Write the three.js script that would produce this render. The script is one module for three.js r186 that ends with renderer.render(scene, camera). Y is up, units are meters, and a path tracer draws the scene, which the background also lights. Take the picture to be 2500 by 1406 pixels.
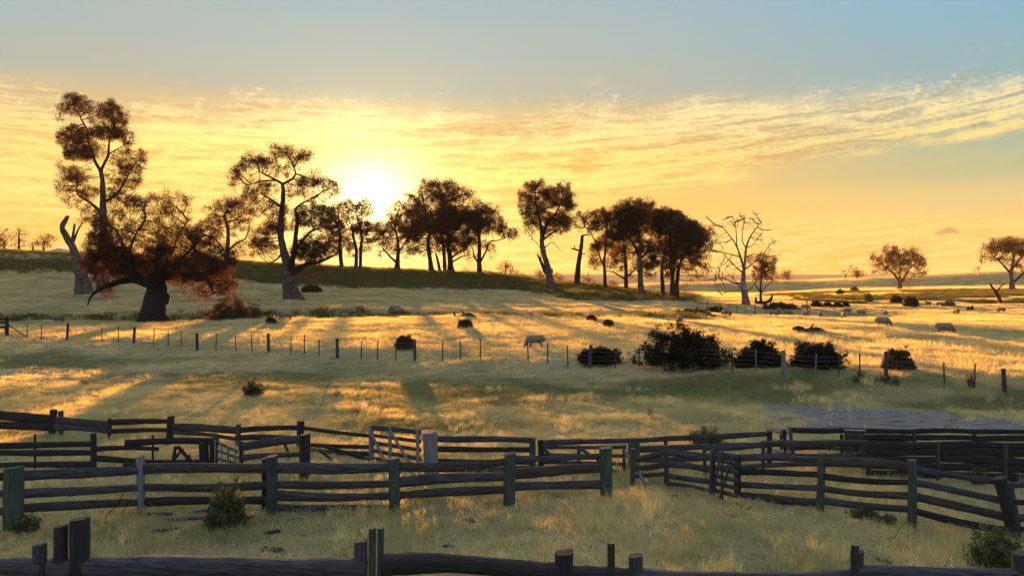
import * as THREE from 'three';
import { createNoise2D, createNoise3D } from 'simplex-noise';
import { mergeGeometries } from 'three/addons/utils/BufferGeometryUtils.js';
import { MarchingCubes } from 'three/addons/objects/MarchingCubes.js';

// ------------------------------------------------------------------ camera, exposure
const F = 1819, CX = 1250, HY = 670, EYE = 5.4;          // focal length, centre column and eye level of a 2500 x 1406 frame
const scene = new THREE.Scene();
const camera = new THREE.PerspectiveCamera(2 * Math.atan(703 / F) * 180 / Math.PI, 2500 / 1406, 0.1, 6000);
camera.position.set(0, EYE, 0);
camera.lookAt(0, EYE, -10);
camera.setViewOffset(2500, 1406, 0, 703 - HY, 2500, 1406);
const renderer = new THREE.WebGLRenderer({ antialias: true });
renderer.toneMapping = THREE.LinearToneMapping;
const EXPOSURE = 6.4;
renderer.toneMappingExposure = EXPOSURE;
renderer.shadowMap.enabled = true;

// ------------------------------------------------------------------ small tools
function rng(seed) { let s = seed | 0; return () => { s = (s + 0x6d2b79f5) | 0; let t = Math.imul(s ^ (s >>> 15), 1 | s); t = (t + Math.imul(t ^ (t >>> 7), 61 | t)) ^ t; return ((t ^ (t >>> 14)) >>> 0) / 4294967296; }; }
const N2 = createNoise2D(rng(11)), M2 = createNoise2D(rng(29)), N3 = createNoise3D(rng(5));
const clamp = (x, a = 0, b = 1) => Math.min(b, Math.max(a, x));
const mix = (a, b, t) => a + (b - a) * t;
const smooth = (a, b, x) => { const t = clamp((x - a) / (b - a)); return t * t * (3 - 2 * t); };
const mix3 = (a, b, t) => [mix(a[0], b[0], t), mix(a[1], b[1], t), mix(a[2], b[2], t)];
function fbm(n, x, y, o = 4, g = 0.5) { let s = 0, a = 1, t = 0; for (let i = 0; i < o; i++) { s += a * n(x, y); t += a; a *= g; x = x * 2.03 + 7.1; y = y * 2.03 + 3.7; } return s / t; }

// ------------------------------------------------------------------ sky: dawn air, brightened overhead, and a bank of thin high cloud, for every direction
const SUN_AZ = Math.atan((905 - CX) / F), SUN_EL = 4.7 * Math.PI / 180;   // azimuth from straight ahead, to the right
const sunDir = new THREE.Vector3(Math.sin(SUN_AZ) * Math.cos(SUN_EL), Math.sin(SUN_EL), -Math.cos(SUN_AZ) * Math.cos(SUN_EL));
function stops(list, x) {
  if (x <= list[0][0]) return list[0][1];
  for (let i = 1; i < list.length; i++) if (x <= list[i][0]) { const t = (x - list[i - 1][0]) / (list[i][0] - list[i - 1][0]); return mix3(list[i - 1][1], list[i][1], t * t * (3 - 2 * t)); }
  return list[list.length - 1][1];
}
const AIR_SUN = [[0, [1.12, 0.58, 0.10]], [4, [1.14, 0.65, 0.14]], [8, [1.02, 0.62, 0.18]], [11.5, [0.76, 0.55, 0.26]], [14, [0.52, 0.51, 0.40]], [17, [0.45, 0.51, 0.47]], [20, [0.40, 0.50, 0.53]], [32, [0.52, 0.62, 0.68]], [90, [0.82, 0.94, 1.08]]];
const AIR_SIDE = [[0, [0.98, 0.53, 0.13]], [3, [1.0, 0.62, 0.19]], [5, [0.80, 0.61, 0.27]], [7, [0.50, 0.53, 0.31]], [9, [0.40, 0.50, 0.37]], [12.5, [0.30, 0.47, 0.50]], [20, [0.23, 0.48, 0.67]], [40, [0.48, 0.66, 0.82]], [90, [0.82, 0.94, 1.08]]];
const AIR_BACK = [[0, [0.36, 0.36, 0.44]], [8, [0.38, 0.41, 0.52]], [20, [0.44, 0.52, 0.66]], [40, [0.60, 0.71, 0.86]], [90, [0.82, 0.94, 1.08]]];  // upper rows of all three raised above natural dawn sky, added fill for the ground
function skyColor(az, el) {                    // degrees; az measured from straight ahead, to the right
  const R = Math.PI / 180, x = Math.sin(az * R) * Math.cos(el * R), y = Math.sin(el * R), z = -Math.cos(az * R) * Math.cos(el * R);
  const cosg = clamp(x * sunDir.x + y * sunDir.y + z * sunDir.z, -1, 1), g = Math.acos(cosg) / R;
  let da = Math.abs(az - SUN_AZ / R); if (da > 180) da = 360 - da;
  let c = mix3(mix3(stops(AIR_SUN, el), stops(AIR_SIDE, el), smooth(14, 50, da)), stops(AIR_BACK, el), smooth(55, 130, da));
  if (el > -2) {
    // cloud bank
    const a = az + 0.10 * el, e = el, front = 1 - smooth(75, 115, Math.abs(az));
    const w1 = fbm(N2, a * 0.055, e * 0.22 + 9, 4), w2 = fbm(M2, a * 0.07 + 5, e * 0.3, 4);
    const tilt = e - 0.022 * az - 0.0012 * Math.max(0, az + 8) * Math.max(0, az + 8);
    const broad = fbm(N2, a * 0.035 + 3, tilt * 0.45 + 0.8 * w2, 4, 0.5);
    const bands = fbm(N2, a * 0.050 + 0.3 * w1, tilt * 1.9 + 0.55 * w2, 5, 0.6);
    const threads = 1 - 2.4 * Math.abs(fbm(M2, a * 0.085 + 0.4 * w2, tilt * 2.3 + 0.8 * w1 + 30, 5, 0.62)), grain = fbm(N2, a * 0.30 + w1 + 80, tilt * 5.0 + 1.2 * w2, 3, 0.6);
    const streak = 0.6 * broad + 0.75 * bands, fine = 0.62 * (threads - 0.45) + 0.52 * grain;
    const curl = fbm(M2, a * 0.30 + 2.6 * w1, e * 0.95 - 0.32 * a + 2.4 * w2, 6, 0.62), top = 12.7 + 0.7 * w1 + 1.1 * fbm(M2, a * 0.13 + 40, 2.5, 3) - 0.9 * smooth(-8, -32, az);
    const under = smooth(top + 0.6, top - 1.8, e + 1.3 * curl + 0.5 * fine);
    const wisps = smooth(top + 2.0, top - 0.6, e) * smooth(0.16, 0.55, curl + 0.25 * fine) * smooth(-0.1, 0.3, w2);
    // clear gap low on the right
    const lowEdge = mix(5.6, 9.2, smooth(2, 34, az));
    const gap = smooth(lowEdge + 0.6, lowEdge - 0.5, e + 0.7 * streak) * smooth(3.9, 5.6, e + 0.03 * az + 0.7 * streak) * smooth(1, 13, az);
    let d = under * clamp(0.40 + 0.80 * streak + 0.85 * fine, 0, 1);
    d = d * (1 - 0.94 * gap) * (0.75 + 0.25 * smooth(3, 9, e)) + 0.75 * wisps * (1 - 0.6 * under) * (1 - gap);
    d = clamp(d * 1.3) * front;
    const cc = mix3(mix3([1.34, 0.98, 0.27], [1.12, 0.80, 0.27], smooth(6, 34, da)), [1.12, 0.88, 0.46], smooth(8.5, 12.5, e) * 0.8);
    c = mix3(c, cc, d * 0.95);
    const shade = smooth(0.0, 0.5, -streak - 0.5 * fine) * under * (1 - gap) * front * (0.3 + 0.7 * smooth(4, 8, e));
    c = mix3(c, [c[0] * 0.98, c[1] * 0.82, c[2] * 0.66], shade * 0.8);
    // one small low cloud to the right
    const q = Math.hypot((az - 30.3) / 1.0, (e - 2.85 - 0.12 * Math.sin(az * 5)) / 0.30) - 0.35 * fine;
    c = mix3(c, [0.55, 0.34, 0.15], 0.75 * smooth(1, 0.3, q));
  }
  // the aureole round the sun, seen through the thin cloud
  const gg = Math.hypot((az - SUN_AZ / R) / 1.25, el - SUN_EL / R - 1.3), G = 2.6 * Math.exp(-Math.pow(gg / 2.4, 1.5)) + 1.0 * Math.exp(-g / 4.2), H = 0.03 * Math.exp(-g / 20);
  c = [c[0] + G * 1.0 + H, c[1] + G * 0.80 + H * 0.75, c[2] + G * 0.36 + H * 0.3];
  return c;
}
{
  const W = 4096, Hh = 2048, data = new Float32Array(W * Hh * 4);
  const put = (row, col, c) => { const o = (row * W + col) * 4; data[o] = c[0] / EXPOSURE; data[o + 1] = c[1] / EXPOSURE; data[o + 2] = c[2] / EXPOSURE; data[o + 3] = 1; };
  for (let row = 0; row < Hh; row++) {
    const el = ((row + 0.5) / Hh - 0.5) * 180, coarse = el > 26 || el < -1;
    if (el < -1) { for (let col = 0; col < W; col++) put(row, col, [0.22, 0.18, 0.12]); continue; }
    const step = coarse ? 16 : 1;
    for (let col = 0; col < W; col += step) {
      const phi = ((col + 0.5) / W - 0.5) * 2 * Math.PI;              // direction (cos phi, sin phi) in x, z
      let az = Math.atan2(Math.cos(phi), -Math.sin(phi)) * 180 / Math.PI;
      if (!coarse && Math.abs(az) > 60 && col % 4) { for (let k = 0; k < 4; k++) data[(row * W + col) * 4 + k] = data[(row * W + col - 1) * 4 + k]; continue; }
      const c = skyColor(az, el);
      for (let k = 0; k < step; k++) put(row, col + k, c);
    }
  }
  const sky = new THREE.DataTexture(data, W, Hh, THREE.RGBAFormat, THREE.FloatType);
  sky.mapping = THREE.EquirectangularReflectionMapping; sky.magFilter = THREE.LinearFilter; sky.needsUpdate = true;
  scene.background = sky; scene.environment = sky;
}
const sun = new THREE.DirectionalLight(new THREE.Color().setRGB(1.0, 0.41, 0.07), 5);
sun.position.copy(sunDir).multiplyScalar(400); sun.target.position.set(0, 0, 0);
sun.castShadow = true; sun.shadow.radius = 1.5; sun.shadow.mapSize.set(4096, 4096);
Object.assign(sun.shadow.camera, { left: -160, right: 160, top: 60, bottom: -60, near: 1, far: 900 });
scene.add(sun, sun.target);
scene.fog = new THREE.FogExp2(new THREE.Color().setRGB(1.0, 0.78, 0.5), 0.00011);

// ------------------------------------------------------------------ terrain: heights along sight columns, in metres
const RISE = [[-60, 0], [22, 0], [31, 0.02], [35.0, 0.08], [37.4, 0.40], [38.9, 0.74]];
const COLS = [
  [-900, [[60, 0.9], [70, 0.9], [76, 0], [82, 0.95], [105, 4.0], [125, 7.2], [152, 11.5], [175, 12], [230, 13.6], [300, 14], [600, 10], [1600, 4]]],
  [0, [[55, 0.86], [70, 0.9], [76, -0.2], [82, 0.9], [105, 3.67], [125, 6.4], [135, 8.2], [152, 10.2], [175, 10.9], [230, 13.1], [300, 14], [600, 10], [1600, 4]]],
  [400, [[52, 0.84], [70, 0.85], [76, -0.2], [82, 0.95], [105, 3.5], [125, 5.9], [150, 8.6], [175, 8.8], [230, 9], [300, 9], [600, 6], [1600, 2]]],
  [800, [[48, 0.8], [60, 1.0], [70, 1.2], [76, 0.1], [82, 1.5], [95, 2.2], [115, 3.75], [130, 5.2], [145, 6.75], [160, 6.6], [200, 5], [300, 2], [600, 0], [1600, 0]]],
  [1200, [[42, 0.75], [60, 1.1], [74, 1.35], [79, 0.4], [84, 1.15], [120, 2.9], [131, 3.9], [145, 5.35], [160, 5.0], [200, 3], [300, 0], [600, -2], [1600, -2]]],
  [1400, [[41, 0.75], [60, 1.1], [75, 1.2], [79, 0.5], [84, 1.1], [118, 2.75], [135, 3.6], [150, 3.3], [200, 1], [300, -1.5], [600, -2.5], [1600, -3]]],
  [1600, [[39, 0.75], [60, 1.1], [76, 1.1], [81, 0.5], [86, 1.0], [110, 1.5], [120, 1.8], [132, 2.1], [145, 1.7], [200, -0.2], [290, -1.6], [332, 1.7], [400, 0.3], [600, -3], [1600, -3]]],
  [1800, [[37, 0.75], [58, 1.05], [75, 0.7], [95, 0.2], [102, -0.3], [107, 0.5], [115, 0.97], [135, 1.0], [180, 0.1], [288, -1.4], [332, 1.9], [400, 0.5], [600, -3], [1600, -3]]],
  [2200, [[34.5, 0.75], [58, 1.05], [75, 0.5], [90, -0.05], [104, -0.35], [118, -0.15], [127, 0.1], [132, -0.5], [140, 0.1], [160, 0.5], [200, 0.8], [284, 0.0], [332, 4.5], [410, 3.4], [600, 0], [1600, -2]]],
  [2500, [[34, 0.75], [58, 1.05], [75, 0.5], [90, 0.0], [104, -0.2], [118, 0.0], [127, 0.3], [132, -0.3], [140, 0.3], [160, 0.7], [215, 1.0], [282, 1.2], [332, 7.2], [410, 6.4], [600, 3], [1600, 0]]],
  [3400, [[34, 0.75], [58, 1.05], [75, 0.5], [90, 0.0], [104, -0.2], [118, 0.0], [127, 0.3], [132, -0.3], [140, 0.3], [160, 1.0], [215, 1.6], [282, 2.4], [332, 11], [410, 10], [600, 7], [1600, 0]]],
].map(([px, knots]) => {
  const k = [...RISE.map(([d, h], i) => [i > 1 ? 22 + (d - 22) * (knots[0][0] - 22) / 18 : d, h]), ...knots], n = k.length, m = [];
  const sl = k.slice(1).map((b, i) => (b[1] - k[i][1]) / (b[0] - k[i][0]));
  for (let i = 0; i < n; i++) m.push(i === 0 ? sl[0] : i === n - 1 ? sl[n - 2] : sl[i - 1] * sl[i] <= 0 ? 0 : 2 * sl[i - 1] * sl[i] / (sl[i - 1] + sl[i]));
  return { px, f: (d) => {
    if (d <= k[0][0]) return k[0][1];
    if (d >= k[n - 1][0]) return k[n - 1][1];
    let i = 0; while (d > k[i + 1][0]) i++;
    const w = k[i + 1][0] - k[i][0], t = (d - k[i][0]) / w, t2 = t * t, t3 = t2 * t;
    return (2 * t3 - 3 * t2 + 1) * k[i][1] + (t3 - 2 * t2 + t) * w * m[i] + (-2 * t3 + 3 * t2) * k[i + 1][1] + (t3 - t2) * w * m[i + 1];
  } };
});
const pxOf = (x, d) => CX + F * x / Math.max(d, 9);
function heightAt(x, d) {
  const px = clamp(pxOf(x, d), -900, 3399);
  let i = 0; while (COLS[i + 1].px < px) i++;
  const t = smooth(COLS[i].px, COLS[i + 1].px, px);
  let h = mix(COLS[i].f(d), COLS[i + 1].f(d), mix(t, (px - COLS[i].px) / (COLS[i + 1].px - COLS[i].px), 0.6));
  h += 0.035 * N2(x * 0.22, d * 0.22) + 0.02 * M2(x * 0.8, d * 0.8);
  const far = smooth(24, 60, d);
  h += far * (0.10 * N2(x * 0.07 + 4, d * 0.07) + 0.06 * M2(x * 0.19, d * 0.19)) + smooth(150, 300, d) * 0.5 * N2(x * 0.012, d * 0.012);
  return h;
}
const P = (px, py, d) => new THREE.Vector3((px - CX) / F * d, EYE - (py - HY) / F * d, -d);   // a point at depth d on that line of sight
const onGround = (px, d) => { const x = (px - CX) / F * d; return new THREE.Vector3(x, heightAt(x, d), -d); };
function groundDepth(px, py) { for (let d = 9; d < 500; d += 0.05 + d * 0.002) { const x = (px - CX) / F * d; if (EYE - (py - HY) / F * d <= heightAt(x, d)) return d; } return 500; }

// ------------------------------------------------------------------ naming
const taken = new Map();
function numbered(name) { const n = taken.get(name) ?? 0; taken.set(name, n + 1); return n ? name + '_' + String(n).padStart(3, '0') : name; }
function tag(o, label, category, group, kind) { if (label) o.userData.label = label; if (category) o.userData.category = category; if (group) o.userData.group = group; if (kind) o.userData.kind = kind; return o; }
function lit(o) { o.castShadow = true; o.receiveShadow = true; return o; }
function thing(name, label, category, pos, group) { const g = new THREE.Group(); g.name = numbered(name); if (pos) g.position.copy(pos); scene.add(g); return tag(g, label, category, group); }
function part(name, geo, mat, parent, kind) { const m = lit(new THREE.Mesh(geo, mat)); m.name = name; parent.add(m); if (kind) m.userData.kind = kind; return m; }
function single(name, geo, mat, label, category, pos, group) { const m = lit(new THREE.Mesh(geo, mat)); m.name = numbered(name); if (pos) m.position.copy(pos); scene.add(m); return tag(m, label, category, group); }
function structure(name, geo, mat, kind = 'structure') { const m = lit(new THREE.Mesh(geo, mat)); m.name = numbered(name); scene.add(m); m.userData.kind = kind; return m; }

// ------------------------------------------------------------------ materials
function tex(w, h, fn, srgb = false) {
  const d = new Uint8Array(w * h * 4);
  for (let y = 0; y < h; y++) for (let x = 0; x < w; x++) { const c = fn(x / w, y / h), o = (y * w + x) * 4; d[o] = clamp(c[0]) * 255; d[o + 1] = clamp(c[1]) * 255; d[o + 2] = clamp(c[2]) * 255; d[o + 3] = 255; }
  const t = new THREE.DataTexture(d, w, h, THREE.RGBAFormat); t.wrapS = t.wrapT = THREE.RepeatWrapping; t.magFilter = THREE.LinearFilter; t.minFilter = THREE.LinearFilter;
  if (srgb) t.colorSpace = THREE.SRGBColorSpace; t.needsUpdate = true; return t;
}
// noise that repeats over the unit square
const loop = (n, u, v, fu, fv, o = 4) => { let s = 0, a = 1, q = 0; for (let i = 0; i < o; i++) { const A = u * 2 * Math.PI, B = v * 2 * Math.PI, r = fu / 6.283, p = fv / 6.283; s += a * n(Math.cos(A) * r + 3 * i + Math.cos(B) * p * 0.7, Math.sin(A) * r + Math.sin(B) * p + 9 * i, Math.cos(B) * p + 5 * i); q += a; a *= 0.55; fu *= 2; fv *= 2; } return s / q; };
const srgb = (x) => (x <= 0.0031308 ? x * 12.92 : 1.055 * Math.pow(x, 1 / 2.4) - 0.055);
function woodMaps(tones, crackDepth) {
  const H = new Float32Array(512 * 512);
  const val = (u, v) => { const w = 0.02 * loop(N3, u, v, 3, 3, 3); const g = loop(N3, u, v + w, 3, 20, 4), f = loop(N3, u, v + w, 8, 60, 3); return { g, f, crack: smooth(0.34, 0.55, loop(N3, u + 0.3, v + 0.8 * w, 2, 13, 3)) }; };
  const color = tex(512, 512, (u, v) => { const q = val(u, v), k = clamp(0.5 + 0.55 * q.g + 0.2 * q.f), l = loop(N3, u, v, 5, 5, 4); let c = mix3(tones[0], tones[1], k); c = mix3(c, tones[2], smooth(0.05, 0.5, l) * 0.8); c = mix3(c, [0.02, 0.018, 0.016], q.crack * crackDepth); return c.map(srgb); }, true);
  const bump = tex(512, 512, (u, v) => { const q = val(u, v), b = clamp(0.55 + 0.4 * q.g + 0.25 * q.f - 0.5 * q.crack); return [b, b, b]; });
  return { color, bump };
}
function woodMaterial(tones, crack = 0.8) { const m = woodMaps(tones, crack); return new THREE.MeshStandardMaterial({ map: m.color, bumpMap: m.bump, bumpScale: 0.02, roughness: 0.92 }); }
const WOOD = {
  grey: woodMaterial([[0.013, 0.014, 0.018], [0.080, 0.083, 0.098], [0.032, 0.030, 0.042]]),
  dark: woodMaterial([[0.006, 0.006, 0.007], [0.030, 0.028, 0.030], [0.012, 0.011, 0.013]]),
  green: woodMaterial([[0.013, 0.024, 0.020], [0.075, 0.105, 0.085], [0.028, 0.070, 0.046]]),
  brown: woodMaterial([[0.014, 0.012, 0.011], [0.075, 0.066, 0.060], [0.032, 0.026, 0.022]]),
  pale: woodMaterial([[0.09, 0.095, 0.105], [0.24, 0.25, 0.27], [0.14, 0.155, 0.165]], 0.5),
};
function barkMaterial(a, b, c, bump = 0.06) {
  const H = (u, v) => loop(N3, u, v, 24, 5, 4);
  const color = tex(256, 512, (u, v) => { const k = clamp(0.5 + 0.7 * H(u, v)), l = smooth(0.0, 0.45, loop(N3, u + 0.4, v, 5, 4, 4)); return mix3(mix3(a, b, k), c, l).map(srgb); }, true);
  const b2 = tex(256, 512, (u, v) => { const k = clamp(0.5 + 0.7 * H(u, v)); return [k, k, k]; });
  return new THREE.MeshStandardMaterial({ map: color, bumpMap: b2, bumpScale: bump, roughness: 0.95 });
}
const BARK = {
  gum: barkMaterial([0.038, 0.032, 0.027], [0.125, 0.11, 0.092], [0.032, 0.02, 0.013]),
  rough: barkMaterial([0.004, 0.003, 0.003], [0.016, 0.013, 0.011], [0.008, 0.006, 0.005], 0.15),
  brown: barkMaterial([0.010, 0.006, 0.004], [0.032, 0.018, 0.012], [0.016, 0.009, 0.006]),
  bleached: barkMaterial([0.10, 0.09, 0.08], [0.21, 0.195, 0.175], [0.07, 0.055, 0.045]),
};
const leafMat = (r, g, b, t = 0.35) => new THREE.MeshPhysicalMaterial({ color: new THREE.Color().setRGB(r, g, b), roughness: 0.9, transmission: t, thickness: 0, side: THREE.DoubleSide, specularIntensity: 0.3, vertexColors: true });
const LEAF = {
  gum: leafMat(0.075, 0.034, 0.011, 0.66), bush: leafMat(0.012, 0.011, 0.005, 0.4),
  green: leafMat(0.10, 0.125, 0.045, 0.4), straw: leafMat(0.42, 0.31, 0.13, 0.4), rush: leafMat(0.075, 0.052, 0.026, 0.4),
};
// ------------------------------------------------------------------ ground sheet
const bandAmount = (px, d, x) => {            // the green strip of bracken along the crest and below the right-hand trees
  const n = 0.35 * fbm(N2, x * 0.06, d * 0.10, 3), u = px < 1300 ? 0 : 1;
  const lo = px < 800 ? mix(124, 114, smooth(0, 800, px)) : px < 1200 ? mix(114, 122, smooth(800, 1200, px)) : px < 1420 ? mix(122, 104, smooth(1200, 1420, px)) : mix(104, 112, smooth(1420, 1650, px));
  let b = smooth(-4, 4, d - lo + 12 * n) * (1 - smooth(148, 160, d)) * (1 - smooth(1630, 1720, px));
  b *= 1 - 0.8 * smooth(134, 138, d + 8 * n) * (1 - smooth(144, 149, d)) * (1 - smooth(250, 420, px));
  const swamp = smooth(1830, 2000, px) * smooth(130, 136, d + 10 * n) * (1 - smooth(205, 235, d + 30 * n)) * smooth(-0.15, 0.15, fbm(M2, x * 0.035, d * 0.03, 3));
  const bank = smooth(-0.1, 0.15, n + 0.2) * smooth(72, 74, d) * (1 - smooth(80, 83, d)) * (1 - smooth(1650, 1800, px));
  return clamp(Math.max(b, swamp, 0.85 * bank));
};
const greenPatch = (x, d) => {                 // set patches of darker, greener grass before the wire fence
  const px = pxOf(x, d), n = fbm(N2, x * 0.22, d * 0.35, 4);
  const e = (cx, cd, rx, rd) => 1 - Math.hypot((px - cx) / rx, (d - cd) / rd) + 0.55 * n;
  return clamp(2 * Math.max(e(600, 38, 420, 4.5), e(1150, 33.5, 520, 4.6), e(1750, 33.5, 620, 3.2), e(60, 45, 260, 4), e(2450, 30.5, 320, 2.2), e(1000, 26.5, 200, 1.4)));
};
const dirtAmount = (x, d) => {
  const px = pxOf(x, d), y = HY + (EYE - heightAt(x, d)) * F / Math.max(d, 9), n = fbm(N2, x * 0.5, d * 0.5, 4);
  const top = 990 + Math.max(0, px - 2150) * 0.085, left = 1850 + Math.max(0, y - 1000) * 2.2;
  return d > 20 && d < 40 ? smooth(-14, 14, y - top + 22 * n) * smooth(-60, 60, px - left + 110 * n) * smooth(1068, 1050, y) : 0;
};
{
  const ds = []; for (let d = -30; d < 1600;) { ds.push(d); d += d < 9 ? 1 : d < 46 ? 0.25 : d < 160 ? 0.55 : d * 0.02; }
  const NX = 420, pos = new Float32Array(ds.length * (NX + 1) * 3), col = new Float32Array(pos.length), uv = new Float32Array(ds.length * (NX + 1) * 2), idx = [];
  let o = 0, q = 0;
  for (let j = 0; j < ds.length; j++) for (let i = 0; i <= NX; i++) {
    const d = ds[j], x = (i / NX * 2 - 1) * 1.35 * (Math.max(d, -20) + 34), px = pxOf(x, d);
    let c = mix3([0.40, 0.32, 0.17], [0.32, 0.265, 0.145], smooth(-0.3, 0.4, fbm(N2, x * 0.12, d * 0.2, 4)));
    c = mix3(c, [0.40, 0.34, 0.20], smooth(0.1, 0.6, fbm(M2, x * 0.09 + 3, d * 0.16, 4)));
    c = mix3(c, [0.13, 0.125, 0.06], 0.5 * smooth(0.15, 0.55, fbm(N2, x * 0.05 + 20, d * 0.12 + 7, 4)));
    c = mix3(c, [0.10, 0.09, 0.05], 0.7 * smooth(0.3, 0.6, fbm(M2, x * 0.5, d * 1.1, 3)));
    c = mix3(c, [0.055, 0.075, 0.02], bandAmount(px, d, x));
    c = mix3(c, [0.11, 0.125, 0.055], 0.75 * greenPatch(x, d));
    c = mix3(c, mix3([0.25, 0.235, 0.235], [0.15, 0.135, 0.125], smooth(0.0, 0.5, fbm(M2, x * 0.8, d * 2.2, 4))), dirtAmount(x, d));
    pos.set([x, heightAt(x, d), -d], o); col.set(c, o); o += 3; uv.set([x / 3, d / 3], q); q += 2;
    if (j && i) { const a = j * (NX + 1) + i; idx.push(a, a - 1, a - NX - 2, a, a - NX - 2, a - NX - 1); }
  }
  const g = new THREE.BufferGeometry();
  g.setAttribute('position', new THREE.BufferAttribute(pos, 3)); g.setAttribute('color', new THREE.BufferAttribute(col, 3)); g.setAttribute('uv', new THREE.BufferAttribute(uv, 2));
  g.setIndex(idx); g.computeVertexNormals();
  const grain = tex(512, 512, (u, v) => { const k = 0.78 + 0.28 * loop(N3, u, v, 60, 60, 4) + 0.12 * loop(N3, u, v, 8, 8, 3); return [k, k * 0.98, k * 0.95].map(srgb); }, true);
  const gb = tex(512, 512, (u, v) => { const k = 0.5 + 0.45 * loop(N3, u, v, 46, 46, 4); return [k, k, k]; });
  structure('ground', g, new THREE.MeshPhysicalMaterial({ vertexColors: true, map: grain, bumpMap: gb, bumpScale: 0.06, roughness: 1, specularIntensity: 0 }));
}

// ------------------------------------------------------------------ timber: weathered split beams and posts
function beam(len, h, w, seed, { bow = 0.02, rough = 0.12, taper = 0, round = 0.5, seg = 10, slant = 0 } = {}) {   // along +x from 0, cross-section y (h) by z (w)
  const r = rng(seed * 7919 + 13), K = 10, pts = [], pos = [], uv = [], idx = [];
  for (let k = 0; k < K; k++) { const a = (k + 0.5) / K * 2 * Math.PI, c = Math.cos(a), s = Math.sin(a), e = mix(3.6, 2, round), m = Math.pow(Math.pow(Math.abs(c), e) + Math.pow(Math.abs(s), e), -1 / e); pts.push([c * m * (1 + rough * (r() - 0.5)), s * m * (1 + rough * (r() - 0.5))]); }
  const p1 = r() * 9, p2 = r() * 9, f1 = 1 + 2 * r(), b1 = (r() - 0.5) * 2 * bow, b2 = (r() - 0.5) * bow * 0.3, u0 = r(), v0 = r(), t0 = (r() - 0.5) * taper;
  for (let i = 0; i <= seg; i++) {
    const t = i / seg, x = t * len, cy = b1 * Math.sin(Math.PI * t) + 0.25 * h * rough * Math.sin(p1 + t * len * f1), cz = b2 * Math.sin(Math.PI * t), sc = (1 + t0 * (t - 0.5)) * (1 + 0.5 * rough * Math.sin(p2 + t * len * 1.7) + 0.5 * rough * (r() - 0.5));
    for (let k = 0; k <= K; k++) { const q = pts[k % K], wob = 1 + 0.35 * rough * (r() - 0.5); pos.push(x + slant * h * q[0] * (i === seg ? 0.5 : 0) + (i === 0 || i === seg ? 0.04 * (r() - 0.5) * h : 0), cy + q[0] * h / 2 * sc * (k % K ? wob : 1), cz + q[1] * w / 2 * sc); uv.push(u0 + x * 0.45, v0 + k / K * (h + w) * 1.4); }
  }
  for (let i = 0; i < seg; i++) for (let k = 0; k < K; k++) { const a = i * (K + 1) + k, b = a + K + 1; idx.push(a, a + 1, b, b, a + 1, b + 1); }
  for (const e of [0, seg]) { const c = pos.length / 3, b = e * (K + 1); let y = 0, z = 0, x = 0; for (let k = 0; k < K; k++) { x += pos[(b + k) * 3] / K; y += pos[(b + k) * 3 + 1] / K; z += pos[(b + k) * 3 + 2] / K; } pos.push(x, y, z); uv.push(u0, v0); for (let k = 0; k < K; k++) { const p = pos.length / 3; pos.push(...pos.slice((b + k) * 3, (b + k) * 3 + 3), ...pos.slice((b + k + 1) * 3, (b + k + 1) * 3 + 3)); uv.push(u0 + 0.1, v0 + k * 0.02, u0 + 0.1, v0 + k * 0.02 + 0.02); e ? idx.push(c, p, p + 1) : idx.push(c, p + 1, p); } }
  const g = new THREE.BufferGeometry(); g.setAttribute('position', new THREE.Float32BufferAttribute(pos, 3)); g.setAttribute('uv', new THREE.Float32BufferAttribute(uv, 2)); g.setIndex(idx); g.computeVertexNormals(); return g;
}
const vx = new THREE.Vector3(), vy = new THREE.Vector3(), vz = new THREE.Vector3();
function along(g, a, b, upv = new THREE.Vector3(0, 1, 0), turn = 0) {     // lay a beam from a to b
  vx.copy(b).sub(a).normalize(); vz.crossVectors(vx, upv).normalize(); vy.crossVectors(vz, vx).normalize();
  if (turn) { vy.applyAxisAngle(vx, turn); vz.applyAxisAngle(vx, turn); }
  return g.applyMatrix4(new THREE.Matrix4().makeBasis(vx, vy, vz).setPosition(a));
}
let seedNo = 1;
function barTo(name, a, b, h, w, mat, parent, o = {}) { return part(name, along(beam(a.distanceTo(b), h, w, seedNo++, o), a, b, o.up, o.turn), mat, parent); }
function postAt(parent, base, top, w, dep, mat, o = {}) { // base and top relative to the parent
  const a = base.clone(); a.y -= 0.25; const m = barTo(o.name ?? 'post', a, top, w, dep, mat, parent, { bow: 0.012, rough: 0.09, round: 0.3, seg: 8, slant: 0.12, up: new THREE.Vector3(1, 0, 0.02), ...o }); return m;
}
const yardDepth = (py) => EYE * F / (py - HY);
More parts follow.
